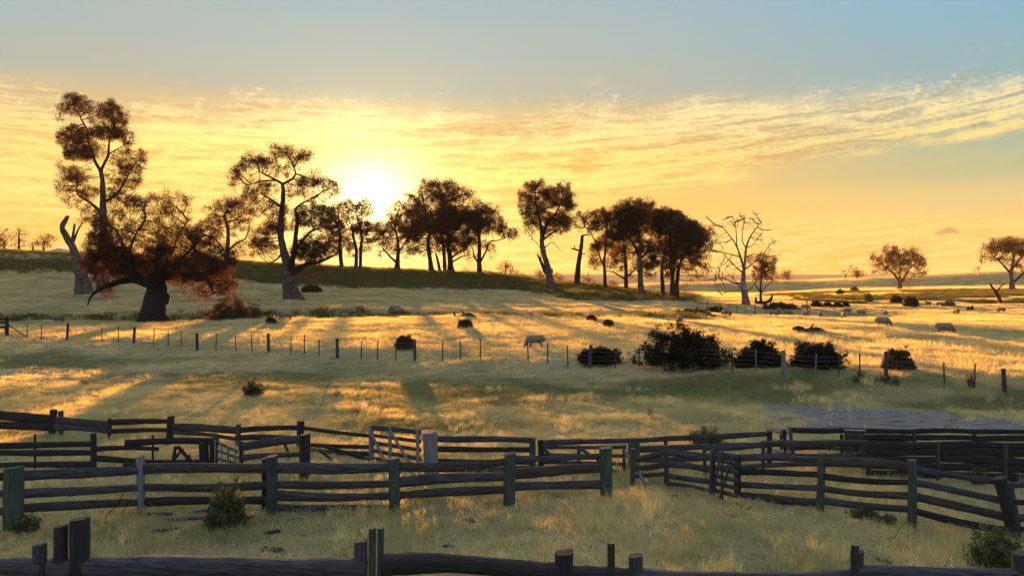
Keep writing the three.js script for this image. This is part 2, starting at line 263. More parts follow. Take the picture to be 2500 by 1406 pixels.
// A run of yard fence. posts: [px, base py, top py, width px, wood, lean px]; bays: [from, to, [[y at from, y at to, thickness px], ...], wood]
function fence(name, label, posts, bays, { wood = 'grey', rail = 'rail', depth, group, thick = 0.42 } = {}) {
  const spots = posts.map(([px, by]) => { const d = depth ? depth(px) : yardDepth(by); return { d, at: onGround(px, d) }; });
  const t = thing(name, label, 'fence', spots[0].at, group), o = spots[0].at;
  posts.forEach(([px, by, ty, w, wd, lean = 0, nm], i) => {
    if (!w) return;
    const { d, at } = spots[i], top = P(px + lean, ty, d).sub(o), ww = w * d / F;
    if (wd === 'steel') part('steel_post', along(steelPost(top.y - at.y + o.y + 0.3), at.clone().sub(o).setY(at.y - o.y - 0.3), top, new THREE.Vector3(1, 0, 0)), STEEL, t);
    else postAt(t, at.clone().sub(o), top, ww, Math.min(ww * 0.9, 0.24), WOOD[wd ?? wood], { name: nm ?? 'post' });
  });
  for (const [i, j, rails, wd] of bays) for (const [ya, yb, th, ta = 0, tb = 1, wd2] of rails) {
    const A = spots[i], B = spots[j], pa = P(posts[i][0], ya, A.d).sub(o), pb = P(posts[j][0], yb, B.d).sub(o), dm = (A.d + B.d) / 2, h = th * dm / F;
    const a = pa.clone().lerp(pb, ta), b = pa.clone().lerp(pb, tb), dir = b.clone().sub(a).normalize(); if (ta === 0) a.addScaledVector(dir, -0.06); if (tb === 1) b.addScaledVector(dir, 0.06);
    const pick = rng(seedNo * 5 + 3)(), wname = wd2 ?? wd ?? wood; barTo(rail, a, b, h, Math.max(0.05, h * thick), WOOD[wname === 'grey' ? (pick < 0.5 ? 'grey' : pick < 0.8 ? 'brown' : 'dark') : wname], t, { bow: 0.05, rough: 0.2, taper: 0.3, round: 0.2, seg: 14 });
  }
  return t;
}
const STEEL = new THREE.MeshStandardMaterial({ color: new THREE.Color().setRGB(0.035, 0.033, 0.032), roughness: 0.7, metalness: 0.4 });
function steelPost(len) {        // a Y-section picket along +x
  const gs = [0, 1, 2].map((k) => { const g = new THREE.BoxGeometry(len, 0.036, 0.006); g.translate(len / 2, 0.018, 0); g.rotateX(k * 2 * Math.PI / 3 + 0.5); return g; });
  return mergeGeometries(gs);
}

// ------------------------------------------------------------------ trees
const UPV = new THREE.Vector3(0, 1, 0);
function tubeGeo(list, { sides = 10, lump = 0.08, seed = 1, cap = true, flare = 0 } = {}) {   // list: [Vector3, radius]
  const r = rng(seed), curve = new THREE.CatmullRomCurve3(list.map((p) => p[0]), false, 'centripetal'), n = Math.max(2, Math.ceil(list.length * 3.2)), pos = [], uv = [], idx = [];
  let len = 0, prev = null, nx = new THREE.Vector3(1, 0, 0);
  const cp = list.map((p) => p[0]), K = list.length - 1, ph = r() * 20;
  for (let i = 0; i <= n; i++) {
    const u = i / n, p = curve.getPoint(u), tg = curve.getTangent(u), f = u * K, k = Math.min(K - 1, Math.floor(f)); let rad = mix(list[k][1], list[k + 1][1], f - k);
    if (flare) rad *= 1 + flare * Math.exp(-p.distanceTo(cp[0]) / (list[0][1] * 1.6));
    if (prev) len += p.distanceTo(prev); prev = p;
    nx.addScaledVector(tg, -nx.dot(tg)); if (nx.lengthSq() < 1e-4) nx.set(0, 0, 1).addScaledVector(tg, -tg.z); nx.normalize();
    const bz = new THREE.Vector3().crossVectors(tg, nx);
    for (let s = 0; s <= sides; s++) { const a = (s % sides) / sides * 2 * Math.PI, q = rad * (1 + lump * 1.6 * N3(Math.cos(a) * 1.3 + ph, Math.sin(a) * 1.3, len * 0.5 / Math.max(rad, 0.1) * 0.4) + (flare ? 0.25 * flare * Math.exp(-len / (rad * 1.5)) * Math.sin(a * 4 + ph) : 0)); const c = Math.cos(a) * q, e = Math.sin(a) * q; pos.push(p.x + nx.x * c + bz.x * e, p.y + nx.y * c + bz.y * e, p.z + nx.z * c + bz.z * e); uv.push(s / sides * Math.max(1, Math.round(rad * 3)) * 0.5, len * 0.25); }
  }
  for (let i = 0; i < n; i++) for (let s = 0; s < sides; s++) { const a = i * (sides + 1) + s, b = a + sides + 1; idx.push(a, a + 1, b, b, a + 1, b + 1); }
  if (cap) { const p = curve.getPoint(1), tg = curve.getTangent(1), c = pos.length / 3, b = n * (sides + 1); pos.push(p.x + tg.x * 0.02, p.y + tg.y * 0.02, p.z + tg.z * 0.02); uv.push(0, 0); for (let s = 0; s < sides; s++) idx.push(c, b + s, b + s + 1); }
  const g = new THREE.BufferGeometry(); g.setAttribute('position', new THREE.Float32BufferAttribute(pos, 3)); g.setAttribute('uv', new THREE.Float32BufferAttribute(uv, 2)); g.setIndex(idx); g.computeVertexNormals(); return g;
}
function branchGeo(nodes) {    // nodes: {p, parent, r}; one tapered piece per step
  const pos = [], nor = [], uv = [], idx = [], ax = new THREE.Vector3(), n1 = new THREE.Vector3(), n2 = new THREE.Vector3(), tmp = new THREE.Vector3();
  for (const n of nodes) {
    if (!n.parent || n.given) continue;
    const a = n.parent, S = n.r > 0.07 ? 6 : n.r > 0.035 ? 4 : 3, ra = Math.min(a.given ? n.r * 1.25 : a.r, n.r * 1.5), b0 = pos.length / 3;
    ax.copy(n.p).sub(a.p); const len = ax.length(); if (len < 1e-4) continue; ax.divideScalar(len);
    n1.set(ax.y, ax.z, ax.x).cross(ax); if (n1.lengthSq() < 1e-6) n1.set(1, 0, 0); n1.normalize(); n2.crossVectors(ax, n1);
    for (const [c, r, e] of [[a.p, ra, -0.1], [n.p, n.r, 0.1]]) for (let s = 0; s < S; s++) { const t = s / S * 2 * Math.PI; tmp.copy(n1).multiplyScalar(Math.cos(t)).addScaledVector(n2, Math.sin(t)); nor.push(tmp.x, tmp.y, tmp.z); pos.push(c.x + tmp.x * r + ax.x * e * r, c.y + tmp.y * r + ax.y * e * r, c.z + tmp.z * r + ax.z * e * r); uv.push(s / S * 0.5, e > 0 ? len * 0.3 : 0); }
    for (let s = 0; s < S; s++) { const t = (s + 1) % S; idx.push(b0 + s, b0 + t, b0 + S + s, b0 + S + s, b0 + t, b0 + S + t); }
  }
  const g = new THREE.BufferGeometry(); g.setAttribute('position', new THREE.Float32BufferAttribute(pos, 3)); g.setAttribute('normal', new THREE.Float32BufferAttribute(nor, 3)); g.setAttribute('uv', new THREE.Float32BufferAttribute(uv, 2)); g.setIndex(idx); return g;
}
function leafGeo(tufts, seed, { len = 0.3, wid = 0.09, hang = 0.5 } = {}) {   // tufts: {p, r, n}
  const r = rng(seed); let total = 0; for (const t of tufts) total += t.n;
  const pos = new Float32Array(total * 12), nor = new Float32Array(total * 12), col = new Float32Array(total * 12), idx = new Uint32Array(total * 6);
  let k = 0; const ax = new THREE.Vector3(), sd = new THREE.Vector3(), nn = new THREE.Vector3(), c = new THREE.Vector3();
  for (const t of tufts) {
    const tone = 0.65 + 0.7 * r();
    for (let i = 0; i < t.n; i++, k++) {
      do c.set(r() * 2 - 1, r() * 2 - 1, r() * 2 - 1); while (c.lengthSq() > 1);
      c.multiplyScalar(t.r * (0.45 + 0.55 * r())); c.y *= 0.95; c.add(t.p);
      ax.set(r() * 2 - 1, r() * 2 - 1 - hang, r() * 2 - 1).normalize(); sd.set(r() * 2 - 1, r() * 2 - 1, r() * 2 - 1).cross(ax).normalize(); nn.crossVectors(sd, ax);
      const L = len * (0.6 + 0.8 * r()), W = wid * (0.6 + 0.8 * r()) * 0.5, b = k * 12, v = tone * (0.75 + 0.5 * r()), red = 0.85 + 0.4 * r();
      const q = [[0, 0], [0.45, W], [1, 0], [0.45, -W]];
      for (let j = 0; j < 4; j++) { const [u, w] = q[j]; pos[b + j * 3] = c.x + ax.x * L * u + sd.x * w; pos[b + j * 3 + 1] = c.y + ax.y * L * u + sd.y * w; pos[b + j * 3 + 2] = c.z + ax.z * L * u + sd.z * w; nor[b + j * 3] = nn.x; nor[b + j * 3 + 1] = nn.y; nor[b + j * 3 + 2] = nn.z; col[b + j * 3] = v * red; col[b + j * 3 + 1] = v; col[b + j * 3 + 2] = v; }
      const e = k * 6, f = k * 4; idx[e] = f; idx[e + 1] = f + 1; idx[e + 2] = f + 2; idx[e + 3] = f; idx[e + 4] = f + 2; idx[e + 5] = f + 3;
    }
  }
  const g = new THREE.BufferGeometry(); g.setAttribute('position', new THREE.BufferAttribute(pos, 3)); g.setAttribute('normal', new THREE.BufferAttribute(nor, 3)); g.setAttribute('color', new THREE.BufferAttribute(col, 3)); g.setIndex(new THREE.BufferAttribute(idx, 1)); return g;
}
let treeSeed = 100;
const stats = [];
// limbs: polylines [px, py, radius px, z m]; the first is the trunk. blobs: [px, py, rx px, ry px, density, z m]: where foliage (or, on a dead tree, twigs) reaches.
function tree(name, label, { px, d, limbs, blobs = [], bark = 'gum', dead = false, leafLen, spacing, leaves = 72, group, category = 'tree', flare = 0.5, tip = 0.022, sides = 12, droop = 0, tuftR }) {
  const seed = treeSeed++, r = rng(seed * 31 + 7), at = onGround(px, d), t = thing(name, label, category, at, group), k = d / F;
  const L = (x, y, z = 0) => new THREE.Vector3((x - px) * k, EYE - (y - HY) * k - at.y, z);
  const nodes = [], trunkParts = [], limbParts = [];
  limbs.forEach((list, li) => {
    const pts = list.map(([x, y, rp, z], i) => [L(x, y, z ?? 0), rp * k]);
    for (let i = 1; i < pts.length; i++) { const w = 0.5 * pts[i][1] + 0.06; pts[i][0].x += (r() - 0.5) * w; pts[i][0].z += (r() - 0.5) * w * 3; }
    if (li === 0) { pts[0][0].y = -0.35; }
    (li && !(bark === 'bleached') ? limbParts : trunkParts).push(tubeGeo(pts, { sides: pts[0][1] > 0.3 ? sides + 4 : sides - 4, seed: seed + li, flare: li === 0 ? flare : 0, lump: pts[0][1] > 0.9 ? 0.16 : pts[0][1] > 0.3 ? 0.13 : 0.08 }));
    let prev = null; const step = 0.5 * Math.max(1, d / 130);
    if (li > 0) { let best = 1e9; for (const n of nodes) { const q = n.p.distanceTo(pts[0][0]); if (q < best) { best = q; prev = n; } } }
    for (let i = 0; i < pts.length - 1; i++) { const m = Math.max(1, Math.round(pts[i][0].distanceTo(pts[i + 1][0]) / step)); for (let j = i ? 1 : 0; j <= m; j++) { const n = { p: pts[i][0].clone().lerp(pts[i + 1][0], j / m), parent: prev, given: true, r: mix(pts[i][1], pts[i + 1][1], j / m), low: li === 0 && i === 0 && pts.length > 2 }; nodes.push(n); prev = n; } }
  });
  // tufts of leaves: scattered through the crown's lobes
  const sp = spacing ?? 0.74 * Math.max(0.8, d / 120), tufts = [];
  for (const [bx, by, rx, ry, den = 1, bz] of blobs) {
    const c = L(bx, by, bz ?? (r() - 0.5) * rx * k * 0.9), a = rx * k * 1.2, b = ry * k * 1.42, e = Math.max(a, b) * 0.85; const mine = [];
    const want = Math.ceil(Math.min(1.25, den) * 3.5 * a * b * e / (sp * sp * sp)) + 2;
    for (let tries = 0; tries < want * 8 && mine.length < want; tries++) {
      const q = new THREE.Vector3(r() * 2 - 1, r() * 2 - 1, r() * 2 - 1), l = q.length(); if (l > 1 || r() > 0.25 + 0.75 * l) continue;
      q.set(q.x * a, q.y * b, q.z * e).add(c); if (mine.some((m) => m.p.distanceTo(q) < sp * 0.62)) continue;
      mine.push({ p: q, r: (tuftR ?? 1.05) * sp * (0.7 + 0.6 * r()), n: Math.round(leaves * Math.pow(den, 0.8) * (0.4 + 1.2 * r())), near: null, dist: 1e9 });
    }
    tufts.push(...mine);
  }
  // branches grow from the limbs towards the tufts
  let open = tufts.slice(), fresh = nodes.slice().filter((n) => !n.low), step = 0.42 * sp + 0.1;
  for (let it = 0; it < 90 && open.length; it++) {
    for (const o of open) for (const n of fresh) { const q = o.p.distanceToSquared(n.p); if (q < o.dist) { o.dist = q; o.near = n; } }
    const pull = new Map(); for (const o of open) { const v = pull.get(o.near) ?? new THREE.Vector3(); v.add(o.p.clone().sub(o.near.p).normalize()); pull.set(o.near, v); }
    fresh = [];
    const stuck = new Set(); for (const [n, v] of pull) { n.kids = (n.kids ?? 0) + 1; if (n.kids > (n.given ? 4 : 3)) { stuck.add(n); continue; } v.normalize(); v.x += (r() - 0.5) * 0.5; v.y += (r() - 0.5) * 0.4 - droop; v.z += (r() - 0.5) * 0.5; if (n.parent && !n.given) v.addScaledVector(n.p.clone().sub(n.parent.p).normalize(), 0.6); v.normalize(); const m = { p: n.p.clone().addScaledVector(v, step), parent: n, r: 0 }; nodes.push(m); fresh.push(m); }
    open = open.filter((o) => { if (stuck.has(o.near)) return false; for (const n of fresh) if (n.p.distanceToSquared(o.p) < step * step * 0.9) { const e = { p: o.p.clone(), parent: n, r: 0 }; nodes.push(e); return false; } return true; });
  }
  if (dead) { // fine twigs
    const ends = nodes.filter((n) => !n.given);
    for (const n of ends) if (r() < 0.8) { let a = n; const dir = n.p.clone().sub(n.parent.p).normalize(); for (let s = 0; s < 2; s++) { dir.add(new THREE.Vector3(r() - 0.5, r() - 0.42, r() - 0.5).multiplyScalar(0.9)).normalize(); const m = { p: a.p.clone().addScaledVector(dir, step * (0.5 + 0.5 * r())), parent: a, r: 0 }; nodes.push(m); a = m; } }
  }
  const tipR = tip * Math.max(0.7, d / 120);
  for (let i = nodes.length - 1; i >= 0; i--) { const n = nodes[i]; if (n.given) continue; n.sum = (n.sum ?? 0) + (n.sum ? 0 : Math.pow(tipR, 2.1)); n.r = Math.pow(n.sum, 1 / 2.1); if (n.parent && !n.parent.given) n.parent.sum = (n.parent.sum ?? 0) + n.sum; }
  part('trunk', mergeGeometries(trunkParts), BARK[bark], t);
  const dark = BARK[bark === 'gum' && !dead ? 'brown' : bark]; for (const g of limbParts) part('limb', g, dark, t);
  if (nodes.some((n) => !n.given)) part('branches', branchGeo(nodes), dark, t, 'stuff');
  if (!dead && tufts.length) part('crown', leafGeo(tufts, seed, { len: leafLen ?? 0.22 * Math.max(0.72, d / 110), wid: 0.075 * Math.max(0.72, d / 110) }), LEAF.gum, t, 'stuff');
  stats.push([name, d, tufts.length, nodes.length, tufts.reduce((s, q) => s + q.n, 0)]);
  return t;
}
// a low bush of leaves over stems, w px wide and h px tall
function bush(name, label, { px, d, w, h, leaf = 'bush', leafLen = 0.12, leaves = 30, spacing, group, category = 'shrub', ragged = 0.25, stems = 9, hang = 0 }) {
  const seed = treeSeed++, r = rng(seed * 17 + 3), at = onGround(px, d), t = thing(name, label, category, at, group), k = d / F, a = w * k / 2, H = h * k, sp = spacing ?? clamp(H * 0.16, 0.12, 0.34), tufts = [];
  const want = Math.ceil(2.6 * (a * a * H) / (sp * sp * sp)) + 6, ph = r() * 50;
  for (let i = 0; i < want * 6 && tufts.length < Math.min(want, 520); i++) {
    const q = new THREE.Vector3(r() * 2 - 1, r(), r() * 2 - 1), l = q.length(); if (l > 1 || r() > 0.15 + 0.85 * l * l) continue;
    const wob = 1 - ragged + ragged * (1 + N3(q.x * 1.7 + ph, q.y * 1.7, q.z * 1.7)); q.set(q.x * a * wob, q.y * H * wob * 0.93 + 0.02, q.z * a * 0.8 * wob);
    const out = r() < 0.12 ? 1.1 + 0.16 * r() : 1; q.x *= out; q.z *= out; q.y *= out; tufts.push({ p: q, r: sp * (out > 1 ? 0.6 : 0.8 + 0.5 * r()), n: Math.round(leaves * (out > 1 ? 0.35 : 0.6 + 0.8 * r())) });
  }
  const nodes = [], root = { p: new THREE.Vector3(0, -0.05, 0), parent: null, given: true, r: 0.05 };
  for (let i = 0; i < stems; i++) { const q = tufts[Math.floor(r() * tufts.length)].p; let prev = root; for (let j = 1; j <= 3; j++) { const n = { p: root.p.clone().lerp(q, j / 3).add(new THREE.Vector3((r() - 0.5) * 0.1, 0.1 * H * (j === 1), (r() - 0.5) * 0.1)), parent: prev, r: 0.03 - 0.007 * j }; nodes.push(n); prev = n; } }
  part('stems', branchGeo(nodes), BARK.brown, t, 'stuff');
  part('foliage', leafGeo(tufts, seed, { len: leafLen, wid: leafLen * 0.42, hang }), LEAF[leaf], t, 'stuff');
  return t;
}
// a tussock of upright blades
function bladeGeo(n, h, spread, wid, lean, seed, segs = 2) {
  const r = rng(seed), pos = [], idx = [], nor = [];
  for (let i = 0; i < n; i++) {
    const a = r() * 6.283, b = r() * 6.283, R = Math.sqrt(r()) * spread, H = h * (0.55 + 0.6 * r()), w = wid * (0.6 + 0.8 * r()) * 0.5, le = lean * (0.3 + r()), x = Math.cos(a) * R, z = Math.sin(a) * R, dx = Math.cos(b), dz = Math.sin(b), tx = Math.cos(a * 0.7 + b), tz = Math.sin(a * 0.7 + b), o = pos.length / 3;
    for (let s = 0; s <= segs; s++) { const u = s / segs, q = w * (1 - u * 0.85), y = H * (u - 0.18 * le * u * u), k = H * le * u * u; pos.push(x + tx * k - dx * q, y - 0.03, z + tz * k - dz * q, x + tx * k + dx * q, y - 0.03, z + tz * k + dz * q); nor.push(-dz, 0.25, dx, -dz, 0.25, dx); if (s) { const e = o + s * 2; idx.push(e - 2, e - 1, e, e, e - 1, e + 1); } }
  }
  const g = new THREE.BufferGeometry(); g.setAttribute('position', new THREE.Float32BufferAttribute(pos, 3)); g.setAttribute('normal', new THREE.Float32BufferAttribute(nor, 3)); g.setAttribute('color', new THREE.Float32BufferAttribute(new Float32Array(pos.length).fill(1), 3)); g.setIndex(idx); return g;
}
// ------------------------------------------------------------------ the trees
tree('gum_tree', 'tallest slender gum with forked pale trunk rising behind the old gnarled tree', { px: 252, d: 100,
  limbs: [[[252, 690, 12], [249, 541, 8.5], [250.6, 486, 7], [247, 438, 5.4], [244.5, 416, 5]], [[244.5, 418, 4.2], [233.6, 394, 3.6], [224, 375, 3.2], [215.5, 346, 2.8], [209.5, 317, 2.3], [200, 295, 1.9], [190, 276, 1.4], [178, 256, 0.9]],
    [[244.5, 418, 4], [252, 399, 3.6], [261.5, 380, 3.1], [266, 355, 2.5], [269, 338, 1.9], [280, 321, 1.2]], [[262, 378, 1.6], [277, 369, 1.4], [294, 359, 1.1], [309, 348, 0.7]], [[258, 491, 4], [284, 474, 3], [299, 452, 2.4], [321, 406, 1.4]], [[242, 515, 4], [217, 493, 3], [188, 474, 2], [188, 445, 1.2]]],
  blobs: [[171, 242, 20, 11, 1.2], [195, 247, 14, 14, 1.1], [156, 259, 16, 10, 0.8], [142, 280, 11, 11, 0.6], [176, 266, 16, 12, 0.8], [224, 256, 20, 10, 0.8], [205, 273, 12, 10, 1], [270, 261, 20, 12, 1.1], [275, 276, 26, 14, 1], [299, 288, 10, 14, 0.9], [255, 297, 30, 12, 0.7], [289, 302, 16, 12, 0.9], [255, 324, 34, 11, 1.3], [287, 321, 18, 14, 1.2], [311, 334, 14, 14, 0.8], [304, 346, 12, 8, 0.6],
    [180, 326, 28, 14, 1.2], [151, 338, 14, 12, 0.9], [202, 336, 20, 14, 0.9], [185, 355, 24, 14, 0.9], [197, 375, 30, 13, 1.2], [217, 363, 14, 20, 0.9], [238, 365, 14, 16, 0.6], [318, 370, 12, 8, 0.6], [309, 389, 34, 18, 0.6], [345, 377, 10, 12, 0.7], [289, 399, 20, 12, 0.5], [299, 413, 12, 12, 1.2], [333, 425, 20, 20, 0.7], [275, 433, 20, 20, 0.5], [304, 447, 24, 16, 0.8], [270, 469, 18, 10, 1], [289, 491, 30, 20, 0.6],
    [156, 418, 18, 16, 0.6], [180, 421, 20, 16, 0.8], [200, 430, 26, 18, 0.6], [151, 452, 14, 20, 0.6], [180, 452, 24, 20, 0.5], [224, 469, 20, 10, 1], [192, 486, 30, 18, 0.5], [212, 525, 26, 16, 0.5]] });
tree('dead_tree', 'broken forked dead trunk with bare prongs at the far left', { px: 208, d: 98, dead: true, bark: 'gum', category: 'dead tree',
  limbs: [[[208, 685, 17], [195, 655, 13], [176, 606, 8.5], [158, 575, 6.5], [152, 555, 6], [160, 528, 4]], [[154, 552, 4], [146, 551, 2.5], [143, 550, 1.5]], [[157, 545, 4], [168, 527, 2.4]], [[175, 600, 5], [176, 575, 3.6], [180, 546, 2.4]], [[178, 590, 3], [188, 560, 2.2], [200, 543, 1.2]]] });
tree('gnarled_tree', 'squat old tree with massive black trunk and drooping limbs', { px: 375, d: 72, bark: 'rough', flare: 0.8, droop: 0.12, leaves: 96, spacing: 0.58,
  limbs: [[[373, 794, 27], [378, 765, 22], [377, 735, 21], [374, 705, 21], [368, 682, 17]], [[366, 692, 15], [335, 681, 12], [305, 683, 9], [280, 691, 7], [245, 706, 4], [217, 725, 2.5], [213, 746, 1.4]], [[385, 692, 14], [405, 662, 11], [430, 642, 8, -1], [465, 650, 6, -1.5], [500, 690, 4, -1], [521, 716, 1.8]], [[382, 692, 14], [386, 645, 11], [387, 597, 9]], [[345, 681, 8], [334, 650, 5.5, 1], [338, 605, 3, 1.5], [352, 560, 1.6, 1]], [[404, 662, 7], [414, 625, 4], [420, 580, 2.4, -1], [440, 535, 1.3, -1.6]], [[332, 650, 6], [290, 612, 5, -1], [270, 560, 2.6, -1]], [[430, 642, 5], [470, 615, 3.5, 1], [505, 575, 2, 1]], [[400, 740, 10], [405, 728, 9], [404, 716, 5]]],
  blobs: [[250, 560, 20, 25, 1.1], [245, 600, 30, 30, 1.2], [290, 640, 40, 26, 1.4], [230, 640, 25, 25, 1], [330, 650, 30, 20, 1.3], [390, 640, 40, 30, 1.2], [300, 600, 40, 25, 0.8], [350, 560, 50, 25, 0.55], [420, 550, 50, 30, 0.55], [360, 500, 40, 25, 0.5], [420, 490, 40, 22, 0.5], [300, 540, 30, 20, 0.6], [380, 600, 40, 20, 0.8], [225, 665, 22, 14, 0.8], [330, 490, 30, 14, 0.9], [440, 590, 40, 25, 0.6], [500, 570, 35, 20, 1.1], [490, 610, 45, 25, 0.8], [545, 640, 30, 25, 1.2], [480, 650, 50, 25, 1.1], [440, 670, 40, 18, 1], [520, 690, 45, 22, 0.8], [555, 700, 20, 18, 0.7], [250, 690, 25, 14, 0.6], [265, 712, 16, 14, 0.6], [480, 712, 35, 16, 0.5], [240, 530, 20, 15, 0.8]] });
tree('gum_tree', 'small thin crowned gum on the crest left of the big pale trunk', { px: 555, d: 140, limbs: [[[555, 645, 6], [553, 600, 5], [556, 560, 4], [548, 530, 2.5]], [[553, 616, 3], [575, 595, 2.5], [597, 584, 1.3]]],
  blobs: [[520, 515, 20, 12, 0.6], [550, 500, 30, 14, 0.8], [580, 495, 24, 12, 0.8], [530, 540, 25, 14, 0.8], [570, 535, 25, 14, 0.6], [600, 520, 16, 20, 0.8], [590, 560, 25, 16, 0.5], [530, 580, 20, 16, 0.4], [600, 600, 25, 20, 0.4], [570, 622, 30, 14, 0.35]] });
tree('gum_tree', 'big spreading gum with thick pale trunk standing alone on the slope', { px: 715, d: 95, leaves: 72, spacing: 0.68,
  limbs: [[[715, 735, 17], [709, 692, 14.5], [703, 651, 12.5], [694, 615, 9], [689, 579, 7.5], [686, 534, 6.5], [688, 489, 5.6], [692, 465, 5], [689, 447, 4]], [[689, 449, 3.4], [668, 437, 2.5, 0.5], [650, 427, 2, 0.8], [638, 420, 1.2, 1]], [[673, 440, 2.2], [630, 441, 1.7, -0.8], [600, 450, 0.9, -1]], [[690, 449, 3.4], [710, 435, 2.8, -0.5], [716, 423, 2, -0.8], [709, 400, 1.3, -1]], [[684, 505, 3], [662, 486, 2, 1], [645, 474, 1.1, 1.4]],
    [[707, 660, 9], [722, 609, 6, 0.6], [728, 570, 5, 0.9], [728, 534, 4, 1], [727, 513, 3, 1], [743, 501, 2, 1.4], [767, 489, 1.1, 1.8]], [[710, 668, 9], [743, 646, 6, -0.8], [773, 639, 4, -1.2], [809, 621, 2.4, -1.6], [828, 608, 1.3, -1.8]], [[730, 603, 4, 0.7], [755, 567, 3, 0], [773, 558, 1.8, -0.5]], [[692, 612, 3], [678, 632, 2.2, 0.6], [662, 645, 1.2, 1]]],
  blobs: [[671, 367, 14, 10, 1.4], [695, 370, 22, 12, 1], [734, 376, 24, 9, 1.1], [749, 382, 10, 6, 0.8], [731, 397, 14, 14, 0.6], [707, 385, 20, 12, 0.7], [606, 394, 18, 14, 1.5], [633, 391, 24, 9, 1.1], [573, 424, 10, 20, 1], [591, 415, 18, 14, 0.8], [654, 397, 24, 12, 0.9], [639, 406, 24, 12, 0.6], [568, 450, 7, 12, 0.7], [600, 433, 24, 12, 0.5], [668, 412, 18, 14, 0.5], [692, 421, 14, 12, 0.9],
    [609, 468, 16, 14, 1.5], [639, 460, 20, 12, 1.4], [621, 483, 20, 10, 0.7], [665, 457, 16, 14, 0.6], [645, 498, 30, 12, 0.6], [621, 510, 22, 18, 0.5], [654, 510, 22, 14, 0.8], [668, 543, 20, 18, 1.5], [639, 579, 22, 20, 1.6], [630, 594, 16, 14, 1.2], [665, 573, 16, 20, 0.7], [659, 603, 22, 14, 0.6], [630, 615, 40, 12, 0.35], [701, 549, 14, 12, 1.4], [695, 513, 20, 10, 1],
    [749, 442, 26, 10, 1.3], [785, 445, 24, 9, 1.3], [815, 459, 14, 12, 1.1], [767, 418, 14, 6, 0.7], [731, 459, 30, 16, 0.6], [767, 465, 30, 14, 0.5], [803, 474, 22, 12, 0.5], [713, 471, 14, 18, 0.5], [755, 495, 26, 14, 0.7], [731, 525, 20, 16, 1.2], [749, 531, 20, 18, 1], [779, 513, 26, 16, 0.8], [797, 531, 24, 20, 0.8], [773, 543, 26, 16, 0.7], [755, 588, 22, 14, 0.9], [749, 609, 34, 16, 1.5], [779, 609, 22, 14, 1.2], [731, 615, 16, 12, 1.3], [761, 630, 26, 10, 1.2], [797, 594, 24, 16, 0.7], [809, 609, 18, 12, 0.5], [761, 663, 28, 14, 0.35], [788, 657, 20, 12, 0.3], [713, 603, 12, 12, 0.6]] });
tree('gum_tree', 'single stemmed gum on the crest just left of the sunrise gap', { px: 834, d: 148, bark: 'brown', limbs: [[[834, 655, 4.8], [831, 602, 4], [829, 569, 3], [821, 543, 2]]],
  blobs: [[828, 562, 18, 12, 1.2], [815, 543, 24, 14, 1], [802, 523, 26, 16, 0.8], [825, 510, 18, 12, 0.7], [818, 582, 20, 14, 0.8], [844, 589, 16, 12, 0.7], [789, 549, 20, 14, 0.7], [838, 545, 18, 12, 0.7], [808, 602, 24, 14, 0.8], [800, 575, 20, 14, 0.7], [846, 612, 16, 10, 0.6], [815, 622, 18, 8, 0.5]] });
tree('gum_tree', 'twin stemmed gum on the crest in front of the sunrise glow', { px: 873, d: 149, bark: 'brown', limbs: [[[868, 656, 4.4], [869, 611, 3.6], [864, 582, 3], [857, 549, 2]], [[879, 655, 4.2], [882, 608, 3.5, 0.5], [883, 569, 2.6, 0.8], [874, 536, 1.8, 1], [870, 520, 1, 1]]],
  blobs: [[854, 500, 22, 12, 0.9], [887, 497, 14, 10, 0.9], [870, 517, 20, 14, 0.7], [903, 507, 10, 10, 0.7], [887, 530, 14, 14, 0.8], [887, 553, 24, 10, 1.2], [916, 553, 14, 8, 1.2], [870, 562, 20, 10, 1], [900, 575, 24, 12, 0.8], [854, 595, 16, 14, 0.7], [926, 569, 10, 14, 0.7], [893, 598, 18, 10, 0.7], [844, 526, 14, 12, 0.7], [912, 592, 16, 9, 0.6], [935, 560, 14, 10, 0.6], [862, 612, 16, 10, 0.6], [888, 612, 12, 7, 0.4]] });
tree('gum_tree', 'low branching round gum on the crest just right of the sunrise gap', { px: 968, d: 147, bark: 'brown', limbs: [[[968, 662, 7], [970, 630, 4.5], [973.6, 606, 3.6], [968, 578, 2.6], [964, 559, 1.8]], [[967, 640, 3], [953, 626, 2.4, 0.6], [936, 607, 1.3, 1]], [[973, 614, 2.6], [985, 596, 1.8, -0.6], [996, 575, 1.2, -1]]],
  blobs: [[944, 557, 16, 14, 0.9], [931, 581, 14, 12, 0.8], [961, 533, 16, 14, 0.9], [975, 504, 18, 10, 0.9], [962, 550, 20, 14, 1], [981, 541, 20, 16, 0.9], [999, 559, 22, 14, 1.2], [938, 600, 16, 10, 0.6], [957, 587, 16, 12, 0.6], [983, 596, 20, 12, 0.5], [929, 615, 14, 8, 0.4], [1003, 581, 18, 10, 1], [994, 615, 14, 10, 0.4], [945, 585, 18, 12, 0.8], [975, 572, 20, 12, 0.8], [955, 610, 22, 10, 0.6], [985, 618, 16, 8, 0.5]] });
